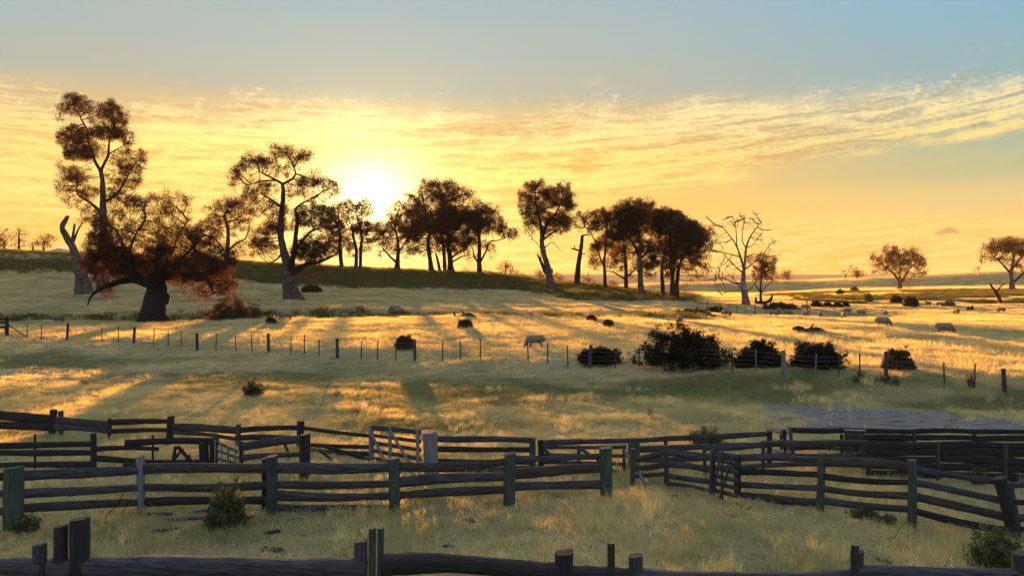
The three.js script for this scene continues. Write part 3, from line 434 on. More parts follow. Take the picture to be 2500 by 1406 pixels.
tree('gum_tree', 'straight stemmed gum at the left of the dense crest clump', { px: 1053, d: 146, bark: 'brown', limbs: [[[1053, 664, 6.5], [1048.5, 630, 5], [1046.6, 596, 4.4], [1047.5, 570, 3.4], [1042, 541, 2.4], [1038, 508, 1.6]]],
  blobs: [[1001, 487, 16, 12, 0.7], [1020, 472, 18, 10, 0.7], [1009, 508, 24, 14, 0.7], [1023, 491, 22, 14, 0.7], [1020, 522, 30, 12, 1.1], [1038, 519, 20, 14, 1], [1035, 541, 26, 14, 1.3], [1020, 556, 26, 12, 1.2], [1053, 552, 20, 12, 1.4], [1012, 570, 24, 12, 1.1], [1038, 582, 20, 10, 0.9], [1023, 604, 24, 12, 0.7], [1007, 606, 16, 10, 0.6], [1060, 604, 18, 11, 0.7], [1032, 618, 18, 8, 0.5]] });
tree('gum_tree', 'tall many stemmed gum at the heart of the dense crest clump', { px: 1095, d: 148, bark: 'brown', limbs: [[[1101, 666, 7.5], [1097.5, 630, 6], [1095, 602, 5], [1092, 559, 4], [1086, 522, 3], [1083, 485, 1.8]], [[1086, 664, 5], [1084, 624, 4, 0.5], [1083, 596, 3.4, 0.7], [1077, 559, 2.2, 0.8]], [[1074, 664, 4], [1068, 637, 3, -0.6], [1062, 618, 1.8, -1]], [[1101, 630, 3], [1120, 617, 2.3, 0.6], [1138, 611, 1.3, 1]], [[1103, 640, 2.2], [1129, 626, 1.5, -0.8], [1148, 622, 0.8, -1]]],
  blobs: [[1042, 450, 14, 10, 1], [1060, 445, 16, 8, 1.1], [1094, 446, 10, 8, 0.9], [1049, 461, 20, 10, 0.7], [1072, 461, 22, 12, 0.8], [1105, 456, 16, 10, 0.9], [1090, 465, 24, 12, 0.7], [1138, 471, 16, 10, 0.9], [1120, 476, 26, 12, 0.6], [1060, 480, 26, 14, 0.7], [1086, 485, 26, 14, 0.6], [1138, 489, 22, 14, 0.5], [1068, 491, 20, 14, 1], [1105, 493, 26, 14, 0.7], [1086, 508, 20, 12, 1.5], [1114, 526, 36, 12, 1.7], [1138, 530, 18, 12, 1.5], [1083, 530, 28, 14, 1.5], [1086, 550, 30, 14, 1.7], [1064, 556, 24, 12, 1.5], [1105, 545, 22, 12, 1.3], [1083, 574, 22, 14, 1.6], [1123, 583, 26, 10, 1.6], [1101, 593, 20, 8, 1.3], [1138, 559, 12, 14, 1.1], [1123, 607, 24, 12, 0.8], [1068, 600, 18, 12, 0.8], [1090, 606, 20, 9, 0.7]] });
tree('gum_tree', 'gum with one long low right branch at the right of the dense crest clump', { px: 1171, d: 144, bark: 'brown', limbs: [[[1171, 673, 6], [1170.5, 633, 5], [1169.6, 596, 4], [1168.6, 568, 3], [1166, 541, 1.8]], [[1167, 640, 3], [1156.6, 626, 2], [1155, 607, 1.3]], [[1174, 637, 2.6], [1186, 615, 2, 0.5], [1197, 591, 1.8, 0.8], [1219, 587, 1.2, 1], [1240, 578, 0.8, 1]]],
  blobs: [[1149, 513, 20, 12, 1], [1175, 509, 20, 12, 1.1], [1194, 509, 16, 10, 0.7], [1212, 515, 12, 10, 0.6], [1153, 533, 20, 14, 1.2], [1179, 532, 22, 14, 1.2], [1201, 530, 18, 12, 0.8], [1168, 556, 20, 14, 1.3], [1188, 552, 20, 12, 1], [1212, 541, 18, 14, 0.7], [1223, 537, 8, 10, 0.8], [1216, 557, 16, 10, 1.1], [1230, 563, 14, 10, 1], [1249, 570, 14, 10, 1.1], [1260, 563, 6, 8, 0.7], [1151, 568, 20, 14, 1.1], [1142, 593, 18, 10, 1], [1194, 605, 14, 10, 0.5], [1149, 626, 14, 10, 0.4], [1205, 617, 10, 8, 0.4], [1179, 593, 16, 10, 0.8]] });
tree('gum_tree', 'heart shaped gum on a leaning bare trunk standing alone', { px: 1345, d: 118, limbs: [[[1345, 715, 11], [1337, 663, 8], [1330, 627, 6], [1323, 589, 5.6], [1324, 574, 5.4]], [[1323, 578, 4], [1318, 538, 3], [1309, 494, 2.4, 0.5], [1306, 464, 1.3, 0.8]], [[1325, 578, 4], [1336, 544, 3.4, -0.4], [1360, 518, 2.4, -0.8], [1375, 479, 1.6, -1]], [[1327, 584, 2.6], [1360, 562, 1.8, 1], [1383, 550, 1.1, 1.4]], [[1333, 668, 5], [1318, 633, 3], [1311, 621, 1.6]], [[1321, 640, 1.3], [1318, 604, 1], [1303, 586, 0.6]], [[1329, 606, 1.3], [1348, 592, 1], [1369, 609, 0.6]], [[1341, 680, 4.5], [1348, 665, 2.5], [1348, 655, 0.8]]],
  blobs: [[1312, 452, 20, 10, 1.2], [1289, 467, 18, 16, 1], [1315, 473, 16, 14, 0.9], [1378, 452, 14, 10, 0.8], [1369, 470, 20, 14, 1.1], [1392, 488, 12, 20, 1], [1342, 473, 18, 12, 1.3], [1333, 491, 22, 14, 1.2], [1375, 497, 22, 14, 1.2], [1283, 497, 14, 20, 0.9], [1306, 506, 22, 14, 1.1], [1298, 526, 20, 14, 1], [1330, 520, 20, 12, 0.8], [1383, 518, 14, 10, 0.6], [1360, 535, 26, 12, 1.3], [1383, 535, 14, 12, 1.2], [1330, 547, 22, 14, 1], [1366, 553, 22, 12, 1], [1295, 562, 14, 14, 0.6], [1303, 544, 14, 12, 0.7], [1286, 544, 8, 10, 0.6], [1342, 568, 14, 10, 0.6]] });
tree('dead_tree', 'snapped bare trunk with one stub arm beside the heart shaped gum', { px: 1408, d: 131, dead: true, bark: 'brown', category: 'dead tree', limbs: [[[1408, 698, 7], [1412, 643, 5.6], [1418, 604, 4.5], [1421.7, 574, 3.4]], [[1415, 612, 2.5], [1401, 608, 2], [1393, 607, 0.9]], [[1402, 608, 1.8], [1403, 599, 0.8]], [[1420, 576, 2.2], [1431, 573, 1.6], [1442, 576, 0.8]], [[1418, 620, 1.5], [1431, 619, 0.7]]] });
tree('gum_tree', 'thin leaning gum at the left edge of the dark clump', { px: 1478, d: 126, bark: 'brown', limbs: [[[1478, 709, 5], [1475.5, 662, 3.6], [1476.4, 639, 3], [1479, 604, 2.4], [1480, 577, 1.6]], [[1475, 650, 2.6], [1465, 629, 2], [1457, 600, 1.7], [1444, 574, 1.3], [1428, 554, 0.9]]],
  blobs: [[1413, 522, 8, 6, 0.7], [1426, 529, 18, 12, 0.7], [1401, 535, 12, 10, 0.6], [1415, 548, 16, 12, 0.5], [1442, 537, 20, 12, 0.8], [1447, 554, 20, 10, 0.7], [1467, 524, 22, 10, 0.8], [1480, 526, 14, 12, 1.4], [1463, 543, 18, 12, 1.2], [1486, 541, 14, 14, 1.4], [1467, 595, 20, 12, 1.3], [1453, 608, 14, 14, 0.9], [1486, 585, 16, 14, 0.9], [1453, 643, 16, 10, 0.7], [1444, 635, 10, 8, 0.7], [1467, 639, 16, 10, 0.5], [1490, 608, 14, 10, 0.8]] });
tree('gum_tree', 'smaller gum with low forked branches behind the dark clump', { px: 1529, d: 133, bark: 'brown', limbs: [[[1529, 707, 5], [1529, 679, 4.8], [1529, 652, 4], [1528, 623, 3], [1527, 600, 1.8]], [[1528, 682, 2.6], [1513, 673, 2], [1497, 664, 1.5], [1482, 662, 0.8]], [[1530, 676, 2.6], [1543, 666, 1.8], [1556, 652, 1]]],
  blobs: [[1497, 593, 14, 10, 0.8], [1505, 608, 20, 12, 0.9], [1524, 597, 22, 12, 0.9], [1513, 623, 22, 12, 0.8], [1534, 620, 18, 14, 0.8], [1494, 629, 16, 10, 0.6], [1497, 650, 20, 12, 0.6], [1513, 648, 16, 10, 0.5], [1543, 643, 16, 12, 0.6], [1549, 671, 14, 10, 0.4]] });
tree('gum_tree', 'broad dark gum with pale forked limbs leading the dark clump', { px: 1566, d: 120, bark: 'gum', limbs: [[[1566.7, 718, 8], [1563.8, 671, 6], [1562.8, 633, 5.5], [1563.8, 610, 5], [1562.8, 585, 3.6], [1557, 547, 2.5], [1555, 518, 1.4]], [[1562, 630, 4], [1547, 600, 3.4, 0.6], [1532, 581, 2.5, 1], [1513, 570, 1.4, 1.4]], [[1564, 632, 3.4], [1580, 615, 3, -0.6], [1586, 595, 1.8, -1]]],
  blobs: [[1542, 490, 10, 6, 0.9], [1559, 488, 6, 4, 0.8], [1576, 495, 20, 8, 1], [1595, 499, 10, 6, 0.7], [1515, 504, 12, 10, 1.3], [1536, 504, 18, 12, 1.4], [1497, 518, 16, 10, 0.7], [1509, 520, 14, 12, 1.1], [1532, 526, 28, 14, 1.8], [1559, 512, 24, 12, 1.3], [1582, 514, 18, 12, 1], [1559, 531, 28, 12, 1.6], [1513, 541, 18, 12, 1.3], [1536, 547, 28, 12, 1.5], [1563, 550, 22, 12, 1.5], [1509, 562, 26, 10, 1.2], [1497, 572, 22, 8, 1.7], [1513, 579, 22, 8, 1.6], [1536, 566, 22, 12, 1.3], [1555, 574, 18, 14, 1.3], [1582, 600, 20, 12, 1.6], [1593, 614, 16, 12, 1.5], [1555, 604, 14, 14, 1.2], [1590, 639, 20, 12, 1.7], [1563, 643, 14, 14, 0.7], [1578, 656, 16, 12, 0.8], [1590, 662, 14, 14, 0.6]] });
tree('gum_tree', 'straight single stemmed gum in the middle of the dark clump', { px: 1619, d: 122, bark: 'brown', limbs: [[[1619.5, 725, 5], [1618.5, 687, 4.5], [1617.5, 662, 4], [1618.5, 633, 3], [1626, 595, 2.2], [1628, 566, 1.4]]],
  blobs: [[1617, 510, 8, 6, 0.7], [1628, 516, 14, 8, 1], [1601, 522, 16, 10, 1.3], [1620, 531, 28, 14, 1.8], [1645, 522, 14, 8, 1.1], [1647, 533, 22, 12, 1.5], [1597, 541, 18, 10, 1.5], [1630, 550, 36, 12, 1.8], [1601, 562, 20, 10, 1], [1617, 577, 22, 12, 1], [1613, 600, 16, 10, 1.3], [1630, 604, 20, 12, 1.3], [1613, 627, 12, 12, 0.7], [1620, 648, 12, 14, 1]] });
tree('gum_tree', 'many stemmed dark gum at the right end of the dark clump', { px: 1645, d: 117, bark: 'brown', limbs: [[[1650, 731, 7], [1653, 687, 5], [1656, 658, 4], [1664.6, 635, 3], [1678, 604, 2]], [[1639.6, 729, 6], [1640.6, 677, 4], [1639.6, 643, 3.4], [1637.7, 604, 2.4], [1636, 566, 1.4]], [[1644.5, 729, 4], [1645, 681, 2.6], [1647, 652, 2]]],
  blobs: [[1665, 533, 10, 8, 0.9], [1666, 547, 24, 10, 1.5], [1693, 547, 14, 8, 0.8], [1686, 558, 26, 12, 1.6], [1659, 566, 28, 12, 1.8], [1707, 570, 18, 10, 1.3], [1732, 564, 14, 10, 0.7], [1740, 579, 10, 14, 0.6], [1716, 581, 20, 10, 1.6], [1684, 581, 30, 12, 1.8], [1659, 589, 28, 12, 1.8], [1689, 600, 24, 12, 1.7], [1716, 597, 20, 8, 0.9], [1732, 593, 12, 12, 0.6], [1659, 612, 24, 14, 1.8], [1640, 616, 18, 14, 1.6], [1705, 616, 20, 10, 1.1], [1686, 623, 22, 10, 1.1], [1647, 637, 20, 14, 1.7], [1689, 643, 18, 10, 0.9], [1714, 639, 16, 12, 0.8], [1638, 656, 14, 12, 1.4], [1674, 654, 16, 10, 0.7], [1707, 660, 24, 12, 0.5], [1701, 679, 18, 8, 0.4], [1728, 658, 8, 8, 0.5], [1632, 673, 8, 8, 1], [1666, 700, 12, 8, 0.4]] });
tree('dead_tree', 'leafless bleached tree with a full fan of bare branches', { px: 1820, d: 112, dead: true, bark: 'bleached', category: 'dead tree', tip: 0.032, spacing: 0.85,
  limbs: [[[1820.8, 745, 8.5], [1819, 718, 7.5], [1817, 694, 6.6], [1818, 666, 4.4], [1818, 657, 3.6], [1820.8, 629, 2.9], [1821.7, 605, 2.3], [1831, 579, 1.7], [1845.7, 559, 1.1], [1858.7, 541, 0.6]], [[1817, 662, 3], [1808.8, 633, 2.2, 0.4], [1797.7, 609, 1.8, 0.7], [1788.4, 590, 1.5, 0.9], [1775.5, 574, 1.2, 1], [1758.8, 555, 0.8, 1.2]], [[1812, 642, 2], [1803, 603, 1.5, -0.5], [1803, 574, 1.2, -0.8], [1801, 552, 0.9, -1], [1794, 528, 0.5, -1]], [[1821.7, 605, 1.5], [1810.6, 589, 1.1, 0.6], [1808.8, 565, 0.8, 1], [1812.5, 537, 0.5, 1.2]],
    [[1816, 668, 2.2], [1801, 650, 1.5, -1], [1786.6, 633, 1.1, -1.6], [1778, 622, 0.7, -1.8]], [[1806, 628, 1.5, 0.5], [1775.5, 620, 1.1, 1], [1753, 616, 0.8, 1.4], [1731, 614, 0.5, 1.6]], [[1814, 693, 2.6], [1790, 688, 1.7, -1], [1771.8, 679, 1.2, -1.6], [1742, 683, 0.9, -2], [1720, 685, 0.5, -2]], [[1817, 722, 3], [1806, 702, 2, 0.6], [1797, 690, 1.2, 1]], [[1819, 658, 2.2], [1834.6, 642, 1.6, 0.8], [1856.8, 622, 1.2, 1.2], [1871.6, 598, 0.8, 1.5], [1886, 590, 0.4, 1.6]], [[1821, 629, 1.3], [1847.6, 620, 0.9, -1], [1877, 624, 0.5, -1.4]], [[1822, 604, 1.3], [1840, 600, 0.9, -0.6], [1857, 581, 0.5, -1]], [[1820, 715, 2.2], [1838, 694, 1.3, 0.8], [1846, 676, 0.7, 1]], [[1815, 711, 1.2], [1777, 709, 0.8, 1.2], [1757, 720, 0.4, 1.6]]],
  blobs: [[1740, 545, 20, 12, 0.5], [1790, 535, 20, 14, 0.5], [1805, 545, 12, 18, 0.5], [1835, 535, 16, 14, 0.5], [1858, 535, 12, 12, 0.5], [1745, 610, 20, 10, 0.5], [1770, 660, 26, 14, 0.5], [1745, 682, 26, 9, 0.5], [1875, 600, 18, 16, 0.5], [1888, 625, 8, 14, 0.4], [1850, 580, 16, 10, 0.5], [1760, 590, 20, 12, 0.4], [1815, 540, 10, 12, 0.4], [1865, 565, 14, 12, 0.4], [1775, 640, 20, 10, 0.4], [1790, 700, 16, 10, 0.3]] });
tree('gum_tree', 'young sparse gum half hidden behind the leafless bleached tree', { px: 1858, d: 119, bark: 'brown', limbs: [[[1858.7, 738, 3.6], [1857.8, 694, 2.2], [1860.5, 677, 1.6], [1857, 659, 1]], [[1858, 715, 1.6], [1846, 698, 1.2], [1838, 686, 0.7]], [[1859, 716, 1.6], [1872, 698, 1.2], [1884, 690, 0.7]]],
  blobs: [[1831, 633, 14, 8, 0.6], [1860, 627, 18, 8, 0.8], [1883, 633, 10, 7, 0.9], [1853, 648, 16, 10, 0.9], [1868, 651, 18, 12, 1], [1886, 653, 14, 10, 0.8], [1855, 666, 14, 10, 0.8], [1879, 666, 16, 10, 0.9], [1892, 676, 12, 8, 0.5], [1868, 681, 18, 8, 0.5], [1849, 679, 10, 8, 0.5]] });
tree('gum_tree', 'tiny far gum on the horizon right of the leafless bleached tree', { px: 1922, d: 331, limbs: [[[1922, 696, 2], [1921, 684, 1.5], [1923, 674, 1]]], leaves: 60, blobs: [[1917, 669, 9, 6, 0.8], [1929, 664, 8, 5, 0.8], [1925, 676, 10, 6, 0.7], [1932, 682, 7, 4, 0.4]] });
tree('dead_tree', 'tiny bare far tree on the right hand ridge', { px: 2066, d: 331, dead: true, category: 'dead tree', bark: 'brown', limbs: [[[2066, 684, 1.4], [2065, 672, 1], [2060, 664, 0.6]], [[2065, 674, 0.8], [2074, 662, 0.5]]], blobs: [[2057, 664, 8, 5, 0.5], [2073, 660, 8, 5, 0.5]] });
tree('gum_tree', 'small leafy far tree beside the tiny bare one on the ridge', { px: 2095, d: 331, leaves: 60, bark: 'brown', limbs: [[[2095, 682, 1.6], [2095, 672, 1.1]]], blobs: [[2088, 664, 8, 6, 0.8], [2101, 664, 9, 5, 0.8], [2095, 669, 9, 4, 0.8]] });
tree('gum_tree', 'wide round gum alone on the far right slope', { px: 2196, d: 250, leaves: 72, limbs: [[[2197, 711, 5], [2195, 690, 4], [2185, 670, 2.5], [2170, 655, 1.4]], [[2196, 696, 3], [2212, 672, 2], [2222, 655, 1.1]], [[2195, 692, 2.5], [2200, 660, 1.4], [2198, 640, 0.8]]],
  blobs: [[2176, 611, 18, 9, 1], [2142, 626, 13, 10, 0.8], [2160, 639, 20, 10, 0.8], [2188, 629, 22, 12, 1.1], [2220, 617, 16, 9, 1], [2229, 633, 18, 12, 1.2], [2204, 651, 22, 10, 0.9], [2251, 645, 8, 7, 1.2], [2148, 655, 16, 8, 0.6], [2173, 664, 18, 8, 0.5], [2236, 664, 18, 9, 0.7], [2198, 670, 16, 8, 0.5], [2217, 686, 10, 7, 0.4]] });
tree('dead_tree', 'small bare far tree touching the right of the wide round gum', { px: 2264, d: 331, dead: true, category: 'dead tree', bark: 'brown', limbs: [[[2264, 676, 1.2], [2263, 664, 0.8]]], blobs: [[2262, 660, 10, 6, 0.6]] });
tree('gum_tree', 'dark spreading gum cut by the right edge of the frame', { px: 2473, d: 205, leaves: 72, limbs: [[[2473.5, 720, 6.5], [2472, 690, 5], [2471, 665, 4], [2474, 645, 3], [2478, 625, 1.8]], [[2471, 669, 3], [2455, 650, 2], [2440, 635, 1.5], [2425, 625, 0.9]], [[2473, 692, 3], [2492, 675, 2.4], [2511, 660, 1.6]], [[2472, 658, 2.6], [2490, 635, 1.8], [2500, 620, 1.1]]],
  blobs: [[2455, 586, 14, 7, 1], [2480, 589, 18, 7, 1.1], [2498, 592, 14, 8, 1.1], [2423, 598, 14, 9, 0.9], [2411, 607, 9, 10, 0.9], [2442, 607, 20, 10, 1.1], [2473, 604, 20, 10, 1.3], [2495, 611, 14, 10, 1.3], [2405, 629, 8, 9, 0.7], [2430, 626, 16, 8, 0.6], [2455, 636, 18, 8, 0.5], [2486, 639, 18, 9, 0.7], [2498, 658, 14, 10, 0.8], [2505, 623, 14, 12, 1], [2530, 620, 22, 20, 0.8]] });
tree('dead_tree', 'leaning broken trunk below the gum at the right edge', { px: 2448, d: 128, category: 'dead tree', bark: 'brown', leaves: 26, limbs: [[[2448, 742, 5], [2438, 722, 4], [2425, 705, 3], [2417, 692, 1.6]], [[2433, 716, 2.2], [2445, 700, 1.5], [2458, 690, 0.9]]], blobs: [[2450, 684, 12, 6, 0.5], [2436, 690, 8, 5, 0.3]] });
for (const [px, l] of [[2380, 'left one of two tiny bare trees on the ridge near the right edge'], [2391, 'right one of two tiny bare trees on the ridge near the right edge']])
  tree('dead_tree', l, { px, d: 331, dead: true, category: 'dead tree', bark: 'brown', limbs: [[[px, 672, 1.1], [px - 1, 660, 0.7]]], blobs: [[px - 1, 656, 6, 5, 0.6]] });
// far wood behind the left crest
const farTree = (px, base, label, blobs, d = 232, o = {}) => tree('gum_tree', label, { px, d, bark: 'brown', leaves: 30, limbs: [[[px, base, 2.6], [px, (base + blobs[0][1]) / 2, 2], [px + 1, blobs[0][1], 1.1]]], blobs, ...o });
farTree(10, 610, 'low dense far tree at the extreme left edge', [[12, 590, 18, 12, 1.1], [3, 572, 14, 10, 0.6], [-14, 585, 16, 14, 0.9]]);
farTree(45, 610, 'taller open far tree second from the left edge', [[45, 562, 14, 12, 0.45], [30, 575, 12, 10, 0.45], [58, 575, 12, 10, 0.5], [45, 592, 16, 10, 0.8]]);
farTree(78, 610, 'smallest far tree in the row at the left edge', [[77, 598, 10, 7, 0.7]]);
farTree(106, 610, 'rounded far tree beside the pale shed', [[106, 596, 18, 8, 1], [95, 585, 14, 9, 0.9], [118, 582, 14, 9, 0.9]]);
farTree(1130, 700, 'low misty tree behind the right side of the dense crest clump', [[1130, 668, 20, 10, 0.7], [1110, 672, 14, 8, 0.6]], 290);
farTree(1198, 705, 'round misty tree just right of the dense crest clump', [[1198, 664, 15, 8, 0.8], [1184, 674, 18, 9, 0.8], [1212, 674, 14, 8, 0.8]], 295);
farTree(1234, 705, 'tallest misty tree with flat layered crown in the far wood', [[1234, 643, 12, 4, 1], [1228, 652, 14, 4, 0.9], [1246, 650, 10, 4, 0.9], [1235, 662, 16, 6, 0.8], [1232, 675, 16, 8, 0.9]], 300);
farTree(1258, 705, 'misty rounded tree right of the tall layered one', [[1258, 668, 14, 8, 0.9], [1256, 680, 18, 8, 0.9]], 295);
farTree(1284, 705, 'low misty tree midway between crest clump and heart shaped gum', [[1284, 674, 12, 6, 0.9], [1284, 684, 16, 7, 0.9]], 300);
farTree(1318, 708, 'misty tree close behind the heart shaped gum trunk on its left', [[1316, 668, 14, 8, 0.9], [1318, 680, 18, 8, 0.9]], 290);
farTree(1366, 710, 'misty tree between heart shaped gum and snapped trunk', [[1364, 680, 14, 8, 0.9], [1368, 690, 16, 8, 0.9], [1352, 672, 8, 6, 0.7]], 285);
farTree(1437, 712, 'misty open tree just right of the snapped trunk', [[1437, 684, 17, 9, 0.7], [1437, 676, 12, 6, 0.5], [1440, 694, 20, 7, 0.7]], 280);
farTree(1498, 714, 'small round far tree seen low inside the dark clump', [[1498, 694, 16, 7, 1], [1498, 702, 16, 6, 0.9]], 270);

// ------------------------------------------------------------------ the shed beyond the left crest
{
  const d = 226, at = onGround(148, d), k = d / F, t = thing('farm_shed', 'small pale shed with low pitched roof on the left crest', 'shed', at);
  const w = 36 * k, h = 10 * k, dp = 3.2, white = new THREE.MeshStandardMaterial({ color: new THREE.Color().setRGB(0.6, 0.6, 0.62), roughness: 0.7 }), tin = new THREE.MeshStandardMaterial({ color: new THREE.Color().setRGB(0.4, 0.41, 0.43), roughness: 0.5, metalness: 0.3 });
  part('wall', new THREE.BoxGeometry(w, h + 0.6, dp).translate(0, h / 2 - 0.3, 0), white, t);
  const s = new THREE.Shape([[-w / 2 - 0.2, 0], [w / 2 + 0.2, 0], [0, 0.7]].map(([x, y]) => new THREE.Vector2(x, y)));
  part('roof', new THREE.ExtrudeGeometry(s, { depth: dp + 0.4, bevelEnabled: false }).translate(0, h + 0.004, -dp / 2 - 0.2), tin, t);
  part('door', new THREE.BoxGeometry(0.9, h * 0.85, 0.05).translate(w * 0.2, h * 0.42, dp / 2 + 0.03), tin, t);
}

// ------------------------------------------------------------------ shrubs
const at2 = (px, py) => groundDepth(px, py);
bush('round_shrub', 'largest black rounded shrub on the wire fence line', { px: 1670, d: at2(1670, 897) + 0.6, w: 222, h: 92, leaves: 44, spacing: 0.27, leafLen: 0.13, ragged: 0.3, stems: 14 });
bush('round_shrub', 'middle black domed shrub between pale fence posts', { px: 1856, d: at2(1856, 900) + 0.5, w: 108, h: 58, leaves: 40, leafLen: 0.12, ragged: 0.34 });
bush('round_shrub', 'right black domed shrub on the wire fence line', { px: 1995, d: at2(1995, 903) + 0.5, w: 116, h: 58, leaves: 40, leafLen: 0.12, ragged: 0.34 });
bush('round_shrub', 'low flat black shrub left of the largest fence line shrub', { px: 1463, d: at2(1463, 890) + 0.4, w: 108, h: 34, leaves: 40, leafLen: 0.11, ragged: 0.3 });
bush('leafy_shrub', 'loose sunlit shrub at the foot of the old gnarled tree', { px: 568, d: 70, w: 112, h: 54, leaf: 'rush', leaves: 20, leafLen: 0.2, ragged: 0.5, stems: 20, spacing: 0.36 });
for (const [px, py, w, h, l, lf] of [
  [1135, 802, 30, 18, 'dark brown tuft standing alone in the golden field', 'rush'], [1485, 799, 22, 16, 'small dark tuft above the low flat shrub', 'rush'], [1444, 785, 20, 13, 'small tuft at the far edge of the golden field', 'rush'], [989, 853, 42, 26, 'brown tuft behind the wire fence left of the grazing sheep', 'rush'],
  [2195, 906, 62, 46, 'ragged dark shrub behind the wire fence at right', 'rush'], [660, 792, 22, 14, 'brown tuft below the big pale trunk', 'rush'], [760, 714, 46, 16, 'low brown shrub right of the big pale trunk', 'rush'],
  [2190, 738, 24, 16, 'left one of two dark round creek bushes at right', 'bush'], [2226, 748, 32, 22, 'right one of two dark round creek bushes at right', 'bush'], [2120, 737, 22, 20, 'pale green creek bush below the wide round gum', 'green'], [2051, 718, 15, 11, 'small round bush at the top of the creek flat', 'bush'], [2088, 713, 20, 13, 'dark upright bush near the top of the creek flat', 'green'],
  [1994, 749, 24, 12, 'first of four low dark bushes in a row by the creek', 'bush'], [2022, 750, 20, 11, 'second of four low dark bushes in a row by the creek', 'bush'], [2046, 750, 20, 11, 'third of four low dark bushes in a row by the creek', 'bush'], [2066, 749, 16, 10, 'last of four low dark bushes in a row by the creek', 'bush'],
  [1905, 754, 80, 14, 'long low dark thicket right of the leafless tree', 'bush'], [1690, 772, 84, 16, 'low dark thicket at the edge of the field below the dark clump', 'bush'], [1750, 762, 44, 12, 'small dark thicket left of the creek fence', 'bush']])
  bush('low_shrub', l, { px, d: at2(px, py), w, h, leaf: lf, leaves: 34, leafLen: 0.16, ragged: 0.3, hang: lf === 'rush' ? -1.2 : 0 });
bush('green_shrub', 'feathery green weed bush in front of the split rail fence', { px: 552, d: at2(552, 1290), w: 80, h: 88, leaf: 'green', leaves: 16, leafLen: 0.07, ragged: 0.55, spacing: 0.075, hang: -1.4, category: 'weed' });
bush('green_shrub', 'dark green weed bush at the lower right corner', { px: 2442, d: at2(2442, 1385), w: 118, h: 84, leaf: 'green', leaves: 16, leafLen: 0.06, ragged: 0.5, spacing: 0.085, category: 'weed' });
bush('thistle_bush', 'brown thistle bush alone in the left paddock', { px: 616, d: at2(616, 968), w: 48, h: 34, leaf: 'rush', leaves: 18, leafLen: 0.08, ragged: 0.6, category: 'weed' });
bush('green_shrub', 'yellow green shrub behind the back rails at centre right', { px: 1728, d: at2(1728, 1090), w: 78, h: 42, leaf: 'green', leaves: 20, leafLen: 0.07, ragged: 0.4, category: 'weed' });
bush('thistle_bush', 'small golden thistle behind the open gate', { px: 866, d: at2(866, 1010), w: 22, h: 24, leaf: 'straw', leaves: 16, leafLen: 0.06, ragged: 0.6, category: 'weed' });
bush('green_shrub', 'slim green weed against the right hand board yard', { px: 2388, d: at2(2388, 1182), w: 42, h: 52, leaf: 'green', leaves: 16, leafLen: 0.06, ragged: 0.5, category: 'weed' });
bush('green_shrub', 'low green weeds at the foot of the thick left post', { px: 62, d: at2(62, 1300), w: 60, h: 34, leaf: 'green', leaves: 14, leafLen: 0.06, ragged: 0.6, spacing: 0.08, category: 'weed' });
bush('green_shrub', 'dark weed clump under the right hand rails', { px: 2110, d: at2(2110, 1268), w: 66, h: 24, leaf: 'green', leaves: 14, leafLen: 0.06, ragged: 0.6, spacing: 0.08, category: 'weed' });
bush('green_shrub', 'second dark weed clump beside the leaning right post rails', { px: 2170, d: at2(2170, 1282), w: 44, h: 20, leaf: 'green', leaves: 14, leafLen: 0.06, ragged: 0.6, spacing: 0.08, category: 'weed' });
const tussock = (px, py, h, l, n = 70, lf = 'rush') => single('rush_tussock', bladeGeo(n, h * at2(px, py) / F, 0.16, 0.016, 0.45, px, 3), LEAF[lf], l, 'tussock', onGround(px, at2(px, py)), 'rushes near the wire fence');
for (const [px, py, h, l] of [[2104, 922, 28, 'dark rush tussock under the right fence posts'], [2090, 936, 24, 'short rush tussock left of the dark one at right'], [2165, 938, 40, 'tall rush tussock in front of the ragged shrub'], [2187, 944, 38, 'tall rush tussock right of its twin below the ragged shrub'], [2372, 936, 36, 'rush tussock on the fence line near the right edge'], [2371, 952, 30, 'rush tussock below the fence near the right edge'], [2145, 936, 22, 'small rush tussock between taller ones at right'], [1590, 1022, 30, 'lone dry tussock on the bare slope at centre right'], [206, 941, 16, 'tiny dark tussock in the left paddock'], [822, 968, 22, 'dark tussock in the green middle paddock'], [1200, 800, 14, 'tiny tussock in the golden field']]) tussock(px, py, h, l);

// ------------------------------------------------------------------ logs and stumps
function logThing(name, label, px, d, limbs, bark = 'rough', category = 'log') {
  const at = onGround(px, d), k = d / F, t = thing(name, label, category, at);
  limbs.forEach((list, i) => part(i ? 'limb' : 'trunk', tubeGeo(list.map(([x, y, r, z]) => { const p = new THREE.Vector3((x - px) * k, EYE - (y - HY) * k - at.y, z ?? 0); return [p, r * k]; }), { sides: 9, seed: px + i, lump: 0.2 }), BARK[bark], t));
  return t;
}
const logDepth = (px, py) => at2(px, py);
{ const d = logDepth(1135, 774); logThing('fallen_log', 'black burnt log with two stubs at the far edge of the field', 1135, d, [[[1120, 772, 3], [1138, 770, 5], [1150, 770, 6], [1159, 773, 3]], [[1110, 776, 3], [1109, 766, 2.6], [1108, 761, 1.6]], [[1128, 774, 4], [1131, 766, 3], [1131, 761, 1.5]], [[1108, 772, 3], [1116, 773, 3], [1124, 773, 3]]]); }
{ const d = logDepth(1980, 812); logThing('fallen_log', 'dark root ball log with a raised stub in the right field', 1975, d, [[[1938, 806, 6], [1948, 804, 10], [1958, 805, 9], [1968, 808, 4]], [[1962, 808, 5], [1985, 806, 8], [2000, 806, 7], [2024, 815, 3]], [[1974, 806, 3], [1982, 798, 2.2], [1988, 791, 1.4]]], 'brown'); }
